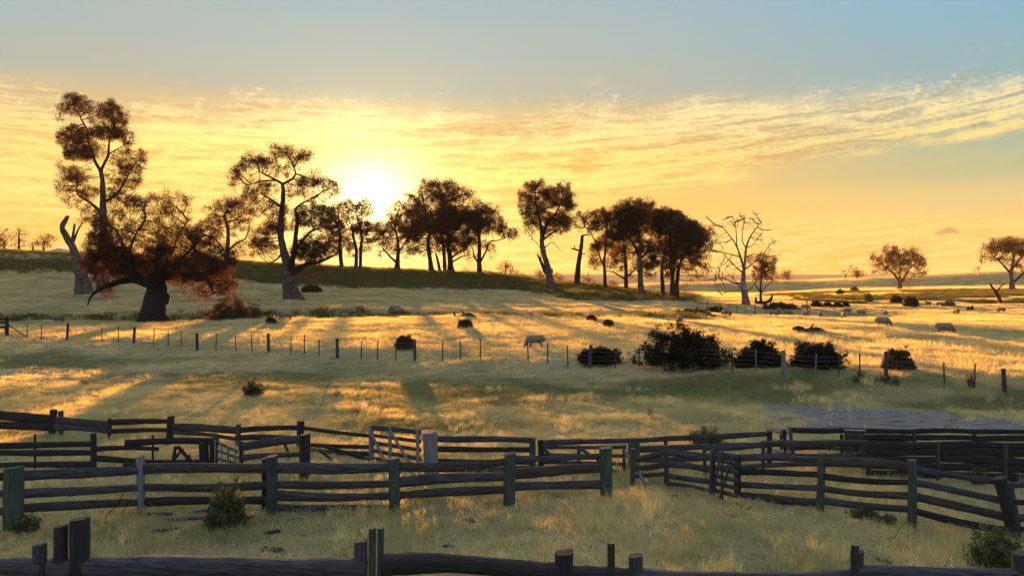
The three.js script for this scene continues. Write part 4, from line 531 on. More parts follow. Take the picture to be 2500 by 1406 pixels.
{ const d = 74; logThing('fallen_log', 'pale fallen branches on the ground right of the gnarled trunk', 470, d, [[[452, 784, 2], [462, 782, 3.5], [476, 786, 3]], [[500, 786, 3], [510, 780, 3.4], [524, 781, 3], [532, 786, 2.4]], [[458, 772, 1.5], [468, 778, 1.8], [476, 786, 1.5]]], 'bleached'); }
{ const d = logDepth(1880, 741) ; logThing('tree_stump', 'upturned dark stump at the foot of the young sparse gum', 1880, 114, [[[1845, 738, 3.5], [1860, 739, 3.6], [1874, 737, 4], [1883, 730, 4.4], [1887, 720, 1.6]], [[1846, 738, 3], [1846, 726, 2.4]]], 'rough', 'stump'); }
{ const d = logDepth(2318, 748); logThing('tree_stump', 'broad grey cut stump on the far edge of the right field', 2318, d, [[[2303, 746, 5], [2312, 742, 7.5], [2322, 742, 8], [2332, 747, 4.5]], [[2304, 744, 2.5], [2299, 746, 1.6]]], 'gum', 'stump'); }
{ const d = logDepth(2372, 757); logThing('tree_stump', 'black twin topped stump in the far right field', 2372, d, [[[2362, 757, 3], [2365, 753, 3.4], [2368, 749, 2.4]], [[2370, 757, 3.5], [2374, 752, 4], [2376, 746, 2.4]], [[2364, 756, 3], [2372, 756, 3], [2380, 757, 2.5]]], 'rough', 'stump'); }
{ const d = logDepth(2404, 811); logThing('fallen_log', 'thin dark broken branch right of the big grazing sheep', 2410, d, [[[2402, 808, 1.6], [2414, 811, 2], [2430, 811, 1.4]], [[2408, 809, 1.2], [2409, 801, 0.8]]], 'rough'); }
{ const d = logDepth(2490, 812); logThing('fallen_log', 'red brown log at the right edge of the field', 2488, d, [[[2478, 810, 3], [2490, 812, 3.4], [2510, 812, 3]]], 'brown'); }
{ const d = 95; logThing('fallen_log', 'bark strips heaped round the base of the big pale trunk', 700, 94, [[[655, 737, 1.5], [672, 739, 2], [690, 738, 2]], [[700, 741, 1.6], [720, 740, 2], [742, 739, 1.2]], [[676, 742, 1.2], [700, 744, 1.5], [728, 744, 1]]], 'brown'); }

// ------------------------------------------------------------------ sheep
function sheepGeo(pose) {
  const parts = [], cap = (a, b, ra, rb, c) => parts.push([a, b, ra, rb, c]);
  cap([-0.38, 0.62, 0], [0.30, 0.62, 0], 0.235, 0.225, 0); cap([-0.30, 0.56, 0], [0.22, 0.54, 0], 0.22, 0.21, 0); cap([0.28, 0.64, 0], [0.40, 0.60, 0], 0.19, 0.15, 0);
  for (const [x, z] of [[-0.40, 0.11], [-0.36, -0.11], [0.27, 0.10], [0.33, -0.10]]) { const hind = x < 0; cap([x, 0.52, z], [x + (hind ? 0.05 : 0.01), 0.34, z], 0.11, 0.055, 0); cap([x + (hind ? 0.05 : 0.01), 0.34, z], [x + (hind ? -0.02 : 0.01), 0.20, z], 0.05, 0.034, 1); cap([x + (hind ? -0.02 : 0.01), 0.20, z], [x, 0.02, z], 0.033, 0.032, 1); }
  const H = pose === 'graze' ? { n1: [0.56, 0.42, 0], h: [0.62, 0.26, 0.0], m: [0.72, 0.10, 0.0] } : { n1: [0.54, 0.80, 0], h: [0.60, 0.92, 0], m: [0.78, 0.84, 0] };
  cap([0.36, 0.62, 0], H.n1, 0.16, 0.12, 0); cap(H.n1, H.h, 0.12, 0.085, 0); cap(H.h, H.m, 0.085, 0.05, 1);
  for (const s of [-1, 1]) cap([H.h[0], H.h[1] + 0.03, 0.07 * s], [H.h[0] - 0.03, H.h[1] + (pose === 'graze' ? 0.06 : 0.01), 0.18 * s], 0.028, 0.016, 1);
  cap([-0.58, 0.66, 0], [-0.64, 0.50, 0], 0.04, 0.03, 0);
  const R = 56, mc = new MarchingCubes(R, new THREE.MeshStandardMaterial(), false, false, 60000), S = 0.98, cy = 0.5;
  const seg = (p, [a, b, ra, rb]) => { const ab = [b[0] - a[0], b[1] - a[1], b[2] - a[2]], l = ab[0] ** 2 + ab[1] ** 2 + ab[2] ** 2, t = clamp(((p[0] - a[0]) * ab[0] + (p[1] - a[1]) * ab[1] + (p[2] - a[2]) * ab[2]) / l); return Math.hypot(p[0] - a[0] - t * ab[0], p[1] - a[1] - t * ab[1], p[2] - a[2] - t * ab[2]) - mix(ra, rb, t); };
  const sdf = (p) => { let d = 1; for (const c of parts) { const e = seg(p, c), k = 0.05, h = clamp(0.5 + 0.5 * (d - e) / k); d = mix(d, e, h) - k * h * (1 - h); } return d; };
  for (let z = 0; z < R; z++) for (let y = 0; y < R; y++) for (let x = 0; x < R; x++) { const f = (i) => (i - R / 2) / (R / 2) * S, p = [f(x), f(y) + cy, f(z)]; let d = sdf(p); if (p[1] > 0.4) d -= 0.014 * N3(p[0] * 13, p[1] * 13, p[2] * 13); mc.field[z * R * R + y * R + x] = -d; }
  mc.isolation = 0; mc.update();
  const n = mc.count, g = new THREE.BufferGeometry(), pos = new Float32Array(mc.positionArray.slice(0, n * 3)), col = new Float32Array(n * 3);
  for (let i = 0; i < n; i++) { pos[i * 3] *= S; pos[i * 3 + 1] = pos[i * 3 + 1] * S + cy; pos[i * 3 + 2] *= S; const p = [pos[i * 3], pos[i * 3 + 1], pos[i * 3 + 2]]; let best = 9, c = 0; for (const q of parts) { const e = seg(p, q); if (e < best) { best = e; c = q[4]; } } const v = 0.85 + 0.25 * N3(p[0] * 6, p[1] * 6, p[2] * 6); col.set(c ? [0.12 * v, 0.10 * v, 0.08 * v] : [0.20 * v, 0.17 * v, 0.125 * v], i * 3); }
  g.setAttribute('position', new THREE.BufferAttribute(pos, 3)); g.setAttribute('color', new THREE.BufferAttribute(col, 3)); g.computeVertexNormals(); return g;
}
const WOOL = new THREE.MeshPhysicalMaterial({ vertexColors: true, roughness: 1, sheen: 0.3, sheenRoughness: 0.6, sheenColor: new THREE.Color().setRGB(0.9, 0.85, 0.75) });
const grazing = lit(new THREE.Mesh(sheepGeo('graze'), WOOL)), standing = lit(new THREE.Mesh(sheepGeo('stand'), WOOL));
for (const [px, py, turn, kind, label, size = 1] of [
  [1307, 850, 180, 'g', 'rim lit sheep grazing left just behind the wire fence'], [1660, 792, 80, 's', 'sheep seen end on above the largest black shrub'], [2308, 818, -8, 'g', 'largest sheep grazing in the right field', 1.1], [2157, 799, -12, 'g', 'dark sided sheep grazing left of the largest one'],
  [1770, 773, 100, 'g', 'left one of a pair of sheep near the creek fence'], [1783, 774, 75, 'g', 'right one of a pair of sheep near the creek fence'], [1889, 773, 20, 'g', 'first sheep in the far flock right of the leafless tree'], [1903, 767, 60, 'g', 'small far sheep just behind the first of the flock'], [1924, 771, -20, 'g', 'sheep grazing right in the middle of the far flock'], [1969, 773, 100, 'g', 'sheep behind a dark tuft above the root ball log'], [2004, 776, 70, 'g', 'pale rumped sheep right of the root ball log'], [2061, 778, 85, 'g', 'sheep end on midway between root ball log and grazing pair'],
  [2069, 767, 180, 'g', 'far sheep below the pale green creek bush'], [2104, 771, 0, 'g', 'sheep lying low above the dark sided one'], [2161, 772, 90, 's', 'upright sheep facing away above the dark sided one'], [1968, 757, 0, 'g', 'far sheep beside the creek bushes'], [2268, 748, 200, 's', 'pale sheep at the far edge of the right field'], [2337, 768, 90, 'g', 'sheep below the black twin topped stump'], [2447, 764, 180, 'g', 'sheep nearest the right edge'], [2296, 749, 180, 'g', 'sheep feeding beside the broad grey stump'],
  [143, 789, 90, 'g', 'lone sheep in shade at far left below the gnarled tree'], [691, 779, 180, 'g', 'rear one of a pair of sheep below the big pale trunk'], [698, 783, 180, 'g', 'front one of a pair of sheep below the big pale trunk'], [878, 764, 60, 'g', 'small shaded sheep on the far bank under the sunrise'], [963, 764, 180, 'g', 'rear one of two shaded sheep left of the burnt log'], [971, 770, 180, 'g', 'front one of two shaded sheep left of the burnt log']]) {
  const s = (kind === 'g' ? grazing : standing).clone(); s.name = numbered('sheep'); s.position.copy(onGround(px, at2(px, py))); s.position.y -= 0.02; s.rotation.y = turn * Math.PI / 180; s.scale.setScalar(size * 0.98); scene.add(s); tag(s, label, 'sheep', 'sheep in the paddocks');
}
// ------------------------------------------------------------------ the timber stock yards
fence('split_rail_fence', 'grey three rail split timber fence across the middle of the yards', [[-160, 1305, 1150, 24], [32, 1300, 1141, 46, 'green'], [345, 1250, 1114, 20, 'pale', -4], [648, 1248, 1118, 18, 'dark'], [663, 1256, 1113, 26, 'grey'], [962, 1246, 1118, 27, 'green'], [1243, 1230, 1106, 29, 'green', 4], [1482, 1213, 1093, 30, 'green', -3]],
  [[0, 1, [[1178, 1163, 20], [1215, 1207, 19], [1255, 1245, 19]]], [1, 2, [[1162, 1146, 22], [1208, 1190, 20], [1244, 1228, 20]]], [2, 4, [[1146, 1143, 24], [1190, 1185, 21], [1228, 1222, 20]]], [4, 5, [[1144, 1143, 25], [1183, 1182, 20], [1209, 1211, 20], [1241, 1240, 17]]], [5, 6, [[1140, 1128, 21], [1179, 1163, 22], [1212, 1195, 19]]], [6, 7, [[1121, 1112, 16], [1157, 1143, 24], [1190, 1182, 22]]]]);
fence('split_rail_fence', 'four rail fence curving away with a leaning post at lower right', [[1801, 1217, 1112, 17, 'dark'], [2002, 1246, 1106, 19, 'green', 4], [2228, 1286, 1123, 20, 'green'], [2486, 1318, 1166, 27, 'dark', -44], [2496, 1316, 1180, 16, 'green', -30], [2700, 1320, 1170, 24]],
  [[0, 1, [[1118, 1124, 15], [1152, 1158, 15], [1184, 1192, 15], [1210, 1226, 19]]], [1, 2, [[1127, 1143, 20], [1162, 1177, 15], [1192, 1211, 17], [1220, 1244, 18]]], [2, 3, [[1142, 1184, 15, 0, 0.9], [1178, 1230, 17, 0, 0.94], [1212, 1268, 20, 0, 0.96], [1246, 1298, 17, 0, 0.98]]], [3, 5, [[1186, 1188, 15, -0.12], [1226, 1230, 15, -0.06], [1264, 1262, 16, -0.04], [1294, 1300, 15]]]]);
fence('log_rail_fence', 'heavy log rail fence running along the bottom edge of the view', [[-150, 1560, 1330, 34], [95, 1545, 1328, 31, 'grey'], [146, 1545, 1284, 33, 'dark'], [193, 1540, 1266, 42, 'dark'], [884, 1545, 1319, 31, 'grey', -3], [909, 1545, 1289, 17, 'green'], [929, 1545, 1289, 16, 'green'], [1377, 1545, 1348, 44, 'dark'], [1553, 1545, 1356, 33, 'grey'], [2094, 1545, 1346, 33, 'grey'], [2488, 1545, 1350, 34, 'grey', 4], [2760, 1545, 1350, 34]],
  [[0, 1, [[1382, 1388, 42]]], [1, 4, [[1386, 1384, 46, 0.03, 1, 'grey']]], [4, 7, [[1374, 1399, 44, 0.1, 1, 'dark']]], [7, 8, [[1402, 1412, 38]]], [8, 9, [[1410, 1408, 38]]], [9, 10, [[1402, 1404, 38]]], [10, 11, [[1404, 1404, 38]]],
   [0, 1, [[1470, 1474, 40]]], [1, 4, [[1474, 1474, 42, 0.03]]], [4, 7, [[1474, 1480, 42, 0.1]]], [7, 9, [[1480, 1484, 40]]], [9, 11, [[1484, 1480, 40]]]], { depth: () => 11.2, thick: 0.8 });
for (const [px, py, w, l] of [[1492, 1328, 13, 'black steel picket in front of the log rail at centre'], [2090, 1333, 14, 'black steel picket beside a grey log rail post at right']]) { const at = onGround(px, 10.9), m = single('steel_picket', along(steelPost(P(px, py, 10.9).y - at.y + 0.3), new THREE.Vector3(0, -0.3, 0), new THREE.Vector3(0, 1, 0), new THREE.Vector3(1, 0, 0.2)), STEEL, l, 'post', at); m.scale.set(1.7, 1, 1.7); }
fence('split_rail_fence', 'dark thin rail fence behind the thick left post', [[-200, 1158, 1058, 13], [83, 1152, 1060, 5, 'steel'], [226, 1152, 1058, 14, 'dark'], [371, 1148, 1062, 5, 'steel'], [521, 1146, 1078, 20, 'dark'], [500, 1146, 1080, 14, 'dark']],
  [[0, 2, [[1090, 1084, 14], [1112, 1106, 13], [1146, 1134, 14]], 'dark'], [2, 4, [[1084, 1078, 17, 0.26, 1.04], [1098, 1094, 12, 0, 0.54], [1119, 1132, 15]], 'dark']]);
fence('split_rail_fence', 'sagging back rails with stout posts at upper left', [[-190, 1072, 990, 16, 'dark'], [123, 1066, 1000, 16, 'dark', 6], [146, 1066, 1003, 12, 'grey'], [266, 1076, 1022, 9, 'dark'], [412, 1080, 1016, 16, 'dark', 4], [578, 1094, 1036, 12, 'grey', 3], [732, 1100, 1027, 18, 'dark', 2], [906, 1116, 1046, 10, 'dark']],
  [[0, 1, [[1000, 1022, 22], [1022, 1042, 20]], 'dark'], [1, 3, [[1025, 1038, 18], [1044, 1052, 16]]], [3, 4, [[1030, 1028, 12], [1054, 1051, 12]], 'dark'], [4, 5, [[1042, 1052, 17], [1054, 1072, 10]]], [5, 6, [[1052, 1045, 13], [1070, 1070, 12]], 'dark'], [6, 7, [[1044, 1064, 9], [1086, 1091, 10], [1096, 1109, 12]], 'dark']]);
fence('split_rail_fence', 'short dark rails ending at a doubled post left of the open gate', [[588, 1150, 1078, 10, 'dark'], [741, 1172, 1061, 18, 'dark'], [753, 1170, 1059, 9, 'grey']],
  [[0, 1, [[1090, 1070, 20], [1118, 1108, 14], [1140, 1136, 12]]]]);
fence('split_rail_fence', 'four rail back fence right of the open gate', [[1050, 1168, 1056, 36, 'pale'], [1300, 1152, 1068, 15, 'green'], [1320, 1150, 1074, 12, 'dark']],
  [[0, 1, [[1072, 1075, 15], [1096, 1098, 14], [1124, 1128, 11], [1148, 1142, 11]], 'grey']]);
fence('split_rail_fence', 'long thin back rails rising towards the sunlit loading boards', [[1318, 1140, 1078, 8, 'grey'], [1548, 1146, 1080, 28, 'green'], [1626, 1142, 1068, 9, 'grey'], [1880, 1136, 1052, 12, 'dark']],
  [[0, 1, [[1084, 1076, 13]]], [1, 3, [[1076, 1060, 13], [1098, 1086, 15], [1122, 1112, 13]]]]);
fence('split_rail_fence', 'short four rail fence left of the narrow leaning gate', [[1545, 1186, 1095, 12, 'green'], [1627, 1188, 1088, 11, 'grey'], [1738, 1212, 1098, 13, 'grey', 4]],
  [[0, 1, [[1122, 1104, 13], [1142, 1132, 12], [1164, 1158, 11]]], [1, 2, [[1104, 1116, 17], [1134, 1148, 16], [1160, 1176, 15], [1182, 1200, 10]]]]);
fence('split_rail_fence', 'long rails behind the curving fence up to the picket gate', [[1720, 1158, 1086, 8, 'grey'], [1865, 1156, 1080, 8, 'grey'], [2110, 1154, 1078, 12, 'grey']],
  [[0, 1, [[1092, 1084, 14], [1118, 1112, 12], [1140, 1136, 12]]], [1, 2, [[1084, 1083, 15], [1112, 1110, 13], [1136, 1134, 12]]]]);
// board-sided yard at right: rows of wide boards, nearly touching
fence('board_fence', 'dark close boarded yard wall at right behind the curving fence', [[2122, 1168, 1078, 8, 'dark'], [2292, 1172, 1080, 8, 'green'], [2456, 1178, 1083, 11, 'green'], [2720, 1190, 1084, 11, 'dark']],
  [[0, 1, [[1086, 1087, 17], [1103, 1104, 17], [1120, 1121, 17], [1138, 1140, 18], [1156, 1158, 17]], 'dark'], [1, 2, [[1087, 1089, 17], [1104, 1107, 18], [1121, 1125, 18], [1140, 1144, 18], [1158, 1164, 18]], 'dark'], [2, 3, [[1089, 1092, 17], [1107, 1112, 18], [1125, 1131, 18], [1144, 1152, 19], [1164, 1172, 19]], 'dark']], { rail: 'board', thick: 0.2 });
fence('board_fence', 'farther dark boarded race along the edge of the bare dirt', [[1930, 1112, 1046, 6, 'dark'], [2068, 1112, 1048, 6, 'dark'], [2234, 1114, 1049, 6, 'grey'], [2380, 1116, 1052, 7, 'dark'], [2560, 1118, 1054, 7, 'dark'], [2740, 1120, 1054, 7, 'dark']],
  [[0, 1, [[1049, 1050, 12], [1079, 1080, 7], [1098, 1098, 7]], 'dark'], [1, 2, [[1052, 1054, 13], [1067, 1069, 14], [1083, 1085, 14], [1098, 1100, 13]], 'dark'], [2, 3, [[1054, 1055, 13], [1069, 1070, 14], [1085, 1087, 14], [1100, 1102, 13]], 'dark'], [3, 4, [[1055, 1056, 13], [1070, 1072, 14], [1087, 1088, 14], [1102, 1104, 13]], 'dark'], [4, 5, [[1056, 1057, 13], [1072, 1074, 14], [1088, 1090, 14], [1104, 1106, 13]], 'dark']], { rail: 'board', thick: 0.2 });

// ------------------------------------------------------------------ gates and loose timber
// A: hinge side, B: latch side, each [px, top py, bottom py, depth]
function gate(name, label, A, B, rails, { uprights = [0, 1], braces = [], wood = 'grey', w = 7, category = 'gate', pale } = {}) {
  const o = onGround(A[0], A[3]), t = thing(name, label, category, o), at = (u, v) => P(mix(A[0], B[0], u), 0, 1).set(0, 0, 0).copy(P(A[0], mix(A[1], A[2], v), A[3]).lerp(P(B[0], mix(B[1], B[2], v), B[3]), u)).sub(o), k = (A[3] + B[3]) / 2 / F;
  const n = new THREE.Vector3().crossVectors(at(1, 0).sub(at(0, 0)), new THREE.Vector3(0, 1, 0)).normalize(); if (n.z < 0) n.negate();
  rails.forEach(([v, th]) => barTo('rail', at(-0.02, v), at(1.02, v), th * k, 0.035, WOOD[wood], t, { rough: 0.08, bow: 0.01, round: 0.1 }));
  uprights.forEach((u) => barTo('stile', at(u, 1.04).addScaledVector(n, 0.04), at(u, -0.04).addScaledVector(n, 0.04), w * k, 0.045, WOOD[pale ?? wood], t, { rough: 0.08, bow: 0.01, round: 0.1, up: new THREE.Vector3(1, 0, 0.1) }));
  braces.forEach(([u1, v1, u2, v2]) => barTo('brace', at(u1, v1).addScaledVector(n, 0.085), at(u2, v2).addScaledVector(n, 0.085), w * k * 0.95, 0.04, WOOD[pale ?? wood], t, { rough: 0.08, bow: 0.01, round: 0.1 }));
  return t;
}
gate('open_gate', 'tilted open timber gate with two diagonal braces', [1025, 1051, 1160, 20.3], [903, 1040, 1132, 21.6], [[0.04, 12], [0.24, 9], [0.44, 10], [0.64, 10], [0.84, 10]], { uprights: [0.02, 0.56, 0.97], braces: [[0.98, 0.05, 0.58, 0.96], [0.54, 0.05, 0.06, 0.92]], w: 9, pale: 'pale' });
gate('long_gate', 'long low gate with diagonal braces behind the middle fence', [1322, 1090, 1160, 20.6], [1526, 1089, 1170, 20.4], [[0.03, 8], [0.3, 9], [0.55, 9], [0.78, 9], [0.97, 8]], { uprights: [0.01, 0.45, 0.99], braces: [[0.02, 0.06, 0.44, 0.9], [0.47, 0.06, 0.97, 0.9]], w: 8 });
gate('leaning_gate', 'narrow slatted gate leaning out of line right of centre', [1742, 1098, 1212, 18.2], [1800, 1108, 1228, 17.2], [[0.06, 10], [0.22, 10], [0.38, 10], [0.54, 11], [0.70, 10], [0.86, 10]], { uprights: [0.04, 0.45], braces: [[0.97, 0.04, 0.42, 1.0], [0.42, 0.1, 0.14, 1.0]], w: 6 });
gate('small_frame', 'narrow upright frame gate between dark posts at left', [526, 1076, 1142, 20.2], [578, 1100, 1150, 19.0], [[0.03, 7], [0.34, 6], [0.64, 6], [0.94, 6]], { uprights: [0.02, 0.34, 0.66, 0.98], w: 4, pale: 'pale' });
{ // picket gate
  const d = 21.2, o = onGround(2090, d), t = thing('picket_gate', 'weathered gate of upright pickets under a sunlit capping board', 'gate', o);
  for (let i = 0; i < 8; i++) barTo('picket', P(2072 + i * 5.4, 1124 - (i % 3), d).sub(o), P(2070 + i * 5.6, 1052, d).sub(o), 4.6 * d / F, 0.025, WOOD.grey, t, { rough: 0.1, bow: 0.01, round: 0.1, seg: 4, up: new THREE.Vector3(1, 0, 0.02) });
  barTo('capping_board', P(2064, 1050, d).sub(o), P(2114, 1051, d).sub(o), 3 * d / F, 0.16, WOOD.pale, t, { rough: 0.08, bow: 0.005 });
  barTo('cross_rail', P(2066, 1108, d + 0.05).sub(o), P(2114, 1074, d + 0.05).sub(o), 6 * d / F, 0.03, WOOD.grey, t, { rough: 0.08 });
  postAt(t, onGround(2060, d).sub(o), P(2056, 1060, d).sub(o), 8 * d / F, 0.1, WOOD.dark);
  postAt(t, onGround(2118, d).sub(o), P(2118, 1078, d).sub(o), 8 * d / F, 0.1, WOOD.grey);
}
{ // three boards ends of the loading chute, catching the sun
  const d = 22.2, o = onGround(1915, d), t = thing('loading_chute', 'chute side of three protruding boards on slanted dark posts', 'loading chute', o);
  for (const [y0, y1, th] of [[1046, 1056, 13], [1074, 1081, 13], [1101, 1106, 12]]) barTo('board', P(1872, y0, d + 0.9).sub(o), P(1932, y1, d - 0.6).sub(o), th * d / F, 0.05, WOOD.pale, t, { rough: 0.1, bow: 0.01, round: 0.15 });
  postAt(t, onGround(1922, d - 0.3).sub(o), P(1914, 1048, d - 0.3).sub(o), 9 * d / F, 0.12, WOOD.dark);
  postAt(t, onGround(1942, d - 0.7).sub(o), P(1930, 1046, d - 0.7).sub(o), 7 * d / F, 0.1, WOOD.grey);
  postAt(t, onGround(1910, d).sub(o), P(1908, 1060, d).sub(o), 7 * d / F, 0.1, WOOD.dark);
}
{ // propped plank
  const d = 19.6, o = onGround(1586, 18.6), a = P(1525, 1100, d).sub(o), b = o.clone().sub(o).add(new THREE.Vector3(0, 0.03, 0)); single('leaning_plank', along(beam(a.distanceTo(b), 12 * d / F, 0.04, 77, { rough: 0.06, bow: 0.01, round: 0.1 }), b, a), WOOD.pale, 'blue grey plank propped against a green post by the long gate', 'plank', o);
}
{ // dark trestle left of the small frame
  const d = 20.0, o = onGround(460, d), t = thing('timber_trestle', 'black collapsed timber trestle with crossed legs at left', 'trestle', o), B = (n, x0, y0, x1, y1, th, z = 0) => barTo(n, P(x0, y0, d + z).sub(o), P(x1, y1, d + z).sub(o), th * d / F, 0.07, WOOD.dark, t, { rough: 0.1, bow: 0.02 });
  B('leg', 418, 1150, 428, 1090, 8); B('leg', 432, 1090, 478, 1140, 9, 0.08); B('leg', 424, 1122, 446, 1096, 6, 0.15); B('leg', 438, 1150, 462, 1112, 6, -0.1); B('leg', 464, 1152, 480, 1122, 6, -0.12); B('beam', 300, 1136, 505, 1134, 13, 0.06); B('leg', 494, 1154, 492, 1082, 16, 0.1);
}
{ // broken rails heaped in the back yard
  const d = 21.5; [[785, 1076, 905, 1112, 9, 'long splintered rail lying slanted left of the open gate'], [690, 1052, 708, 1096, 8, 'short black slab leaning behind the doubled post'], [782, 1080, 812, 1104, 8, 'black offcut crossing under the splintered rail'], [640, 1100, 700, 1102, 7, 'pale blue board lying behind the dark rails']].forEach(([x0, y0, x1, y1, th, l], i) => { const o = onGround(x1, d), lowest = o.clone(); const a = P(x0, y0, d + 0.3), b = P(x1, y1, d); const drop = Math.max(0, Math.min(b.y, a.y) - heightAt(b.x, d) - 0.04); a.y -= drop; b.y -= drop; single('broken_rail', along(beam(a.distanceTo(b), th * d / F, 0.06, 300 + i, { rough: 0.14, bow: 0.03 }), a.sub(o), b.sub(o)), i === 3 ? WOOD.pale : WOOD.dark, l, 'rail', lowest); });
}
for (const [x0, y0, x1, y1, w, l, wd] of [[395, 1277, 520, 1268, 14, 'broad pale green board lying in the weeds at left', 'green'], [372, 1301, 440, 1295, 9, 'narrow pale green board lying nearest at left', 'green'], [470, 1256, 590, 1246, 8, 'thin pale board lying behind the green weed bush', 'green'], [690, 1269, 745, 1265, 5, 'small blue stick lying right of the green weed bush', 'pale'], [320, 1262, 420, 1262, 9, 'dark board lying under the left rails', 'dark'], [640, 1236, 780, 1252, 8, 'dark fallen rail lying along the foot of the middle fence', 'dark']]) {
  const a = onGround(x0, yardDepth(y0)), b = onGround(x1, yardDepth(y1)), o = a.clone(); a.y += 0.05; b.y += 0.05; single('fallen_board', along(beam(a.distanceTo(b), 0.05, Math.max(0.1, w * 15.5 / F), seedNo++, { rough: 0.08, bow: 0.01, round: 0.2 }), a.sub(o), b.sub(o)), WOOD[wd], l, 'board', o);
}
// dead sticks
for (const [px, py, pts, l] of [[258, 1285, [[258, 1262], [285, 1232], [300, 1205]], 'bare forked stick growing beside the dark left posts'], [250, 1262, [[288, 1258], [310, 1232], [308, 1219], [288, 1219]], 'curled dead stem against the left rails'], [2200, 1330, [[2170, 1318], [2185, 1312], [2205, 1326], [2235, 1322]], 'small tangle of dead branch lying in the right grass']]) {
  const d = yardDepth(py), o = onGround(px, d), t = [[new THREE.Vector3(0, -0.05, 0), 0.010], ...pts.map(([x, y], i) => [P(x, y, d).sub(o), 0.009 - 0.0018 * i])]; const g = [tubeGeo(t, { sides: 5, seed: px })]; const q = t[2][0]; g.push(tubeGeo([[q, 0.006], [q.clone().add(new THREE.Vector3(0.12, 0.22, 0.03)), 0.005], [q.clone().add(new THREE.Vector3(0.3, 0.36, 0)), 0.003]], { sides: 4, seed: px + 1 })); single('dead_stick', mergeGeometries(g), BARK.brown, l, 'stick', o);
}

// ------------------------------------------------------------------ the wire fences
const WIRE = new THREE.MeshStandardMaterial({ color: new THREE.Color().setRGB(0.22, 0.21, 0.20), roughness: 0.5, metalness: 0.8 });
function wireFence(name, label, line, wood, steel, heights, { postH = 1.15, postW = 0.18 } = {}) {     // line: px -> depth
  const all = [...wood.map((p) => [...p, 'wood']), ...steel.map((p) => [...p, 'steel'])].sort((a, b) => a[0] - b[0]), o = onGround(all[0][0], line(all[0][0])), t = thing(name, label, 'fence', o);
  for (const p of all) {
    const [px] = p, d = line(px), at = onGround(px, d).sub(o), kind = p[p.length - 1], r = rng(px | 0), h = postH * (0.92 + 0.16 * r());
    if (kind === 'wood') postAt(t, at, at.clone().add(new THREE.Vector3((r() - 0.5) * 0.14, h, 0)), postW * (typeof p[1] === 'number' ? p[1] : 1), 0.17, WOOD[typeof p[2] === 'string' && WOOD[p[2]] ? p[2] : 'grey']);
    else part('picket', along(steelPost(h + 0.25), at.clone().setY(at.y - 0.3), at.clone().add(new THREE.Vector3((r() - 0.5) * 0.12, h - 0.05, 0)), new THREE.Vector3(1, 0, 0.1)), p[1] === 'pale' ? WIRE : STEEL, t);
  }
  for (const hgt of heights) { const pts = all.map(([px]) => onGround(px, line(px)).sub(o).add(new THREE.Vector3(0, hgt, 0.03))); const g = []; for (let i = 1; i < pts.length; i++) { const c = new THREE.CylinderGeometry(0.004, 0.004, pts[i].distanceTo(pts[i - 1]), 4, 1, true).rotateZ(-Math.PI / 2); g.push(along(c.translate(pts[i].distanceTo(pts[i - 1]) / 2, 0, 0), pts[i - 1], pts[i])); } part('wire', mergeGeometries(g), WIRE, t); }
  return t;
}
const fenceLine = (px) => { const s = (px - CX) / F, u = (55 * s + 37.8) / (59 + 23 * s); return 55 - 23 * u; };
wireFence('wire_fence', 'long wire and post fence running across the whole paddock', fenceLine, [[15, 1.2, 'dark'], [162, 0.9], [325], [480, 0.9, 'dark'], [655], [823], [1012, 0.9], [1440], [1915, 1.05, 'pale'], [2165, 0.9], [2455, 0.95], [2600]],
  [65, 100, 247, 287, 373, 409, 440, 525, 575, 614, 708, 742, 778, 880, 920, 965, 1080, 1125, 1173, 1290, 1338, 1387, 1502, 1560, 1790, [1848, 'pale'], [1992, 'pale'], 2048, 2100, 2308, 2380].map((p) => (Array.isArray(p) ? p : [p])), [0.15, 0.38, 0.6, 0.82, 1.02]);
{ const t = scene.getObjectByName('wire_fence'), o = t.position, a = onGround(15, fenceLine(15)).sub(o).add(new THREE.Vector3(0, 0.85, 0)), b = onGround(68, fenceLine(68)).sub(o); barTo('stay', a, b, 0.09, 0.09, WOOD.dark, t, { rough: 0.1 }); }
wireFence('creek_fence', 'thin wire fence along the shaded creek bank at left', () => 73, [], [[-40], [42], [130], [193], [246], [300]], [0.3, 0.7, 0.95], { postH: 1.05 });
wireFence('creek_fence', 'short post and wire fence in front of the leafless tree', (px) => mix(99, 106, (px - 1720) / 260), [[1727, 0.9], [1757, 0.9], [1844, 0.8, 'dark'], [1970, 0.8, 'dark']], [[1780], [1800], [1822], [1870], [1900], [1935]], [0.3, 0.7, 1.0], { postH: 1.5 });
fence('log_rail_fence', 'short three rail corner of dark fence at the far left edge', [[15, 810, 772, 9, 'dark'], [-60, 812, 774, 9, 'dark']], [[1, 0, [[779, 778, 5], [789, 788, 5], [800, 799, 5]], 'dark']], { depth: (px) => fenceLine(15) + 2 });
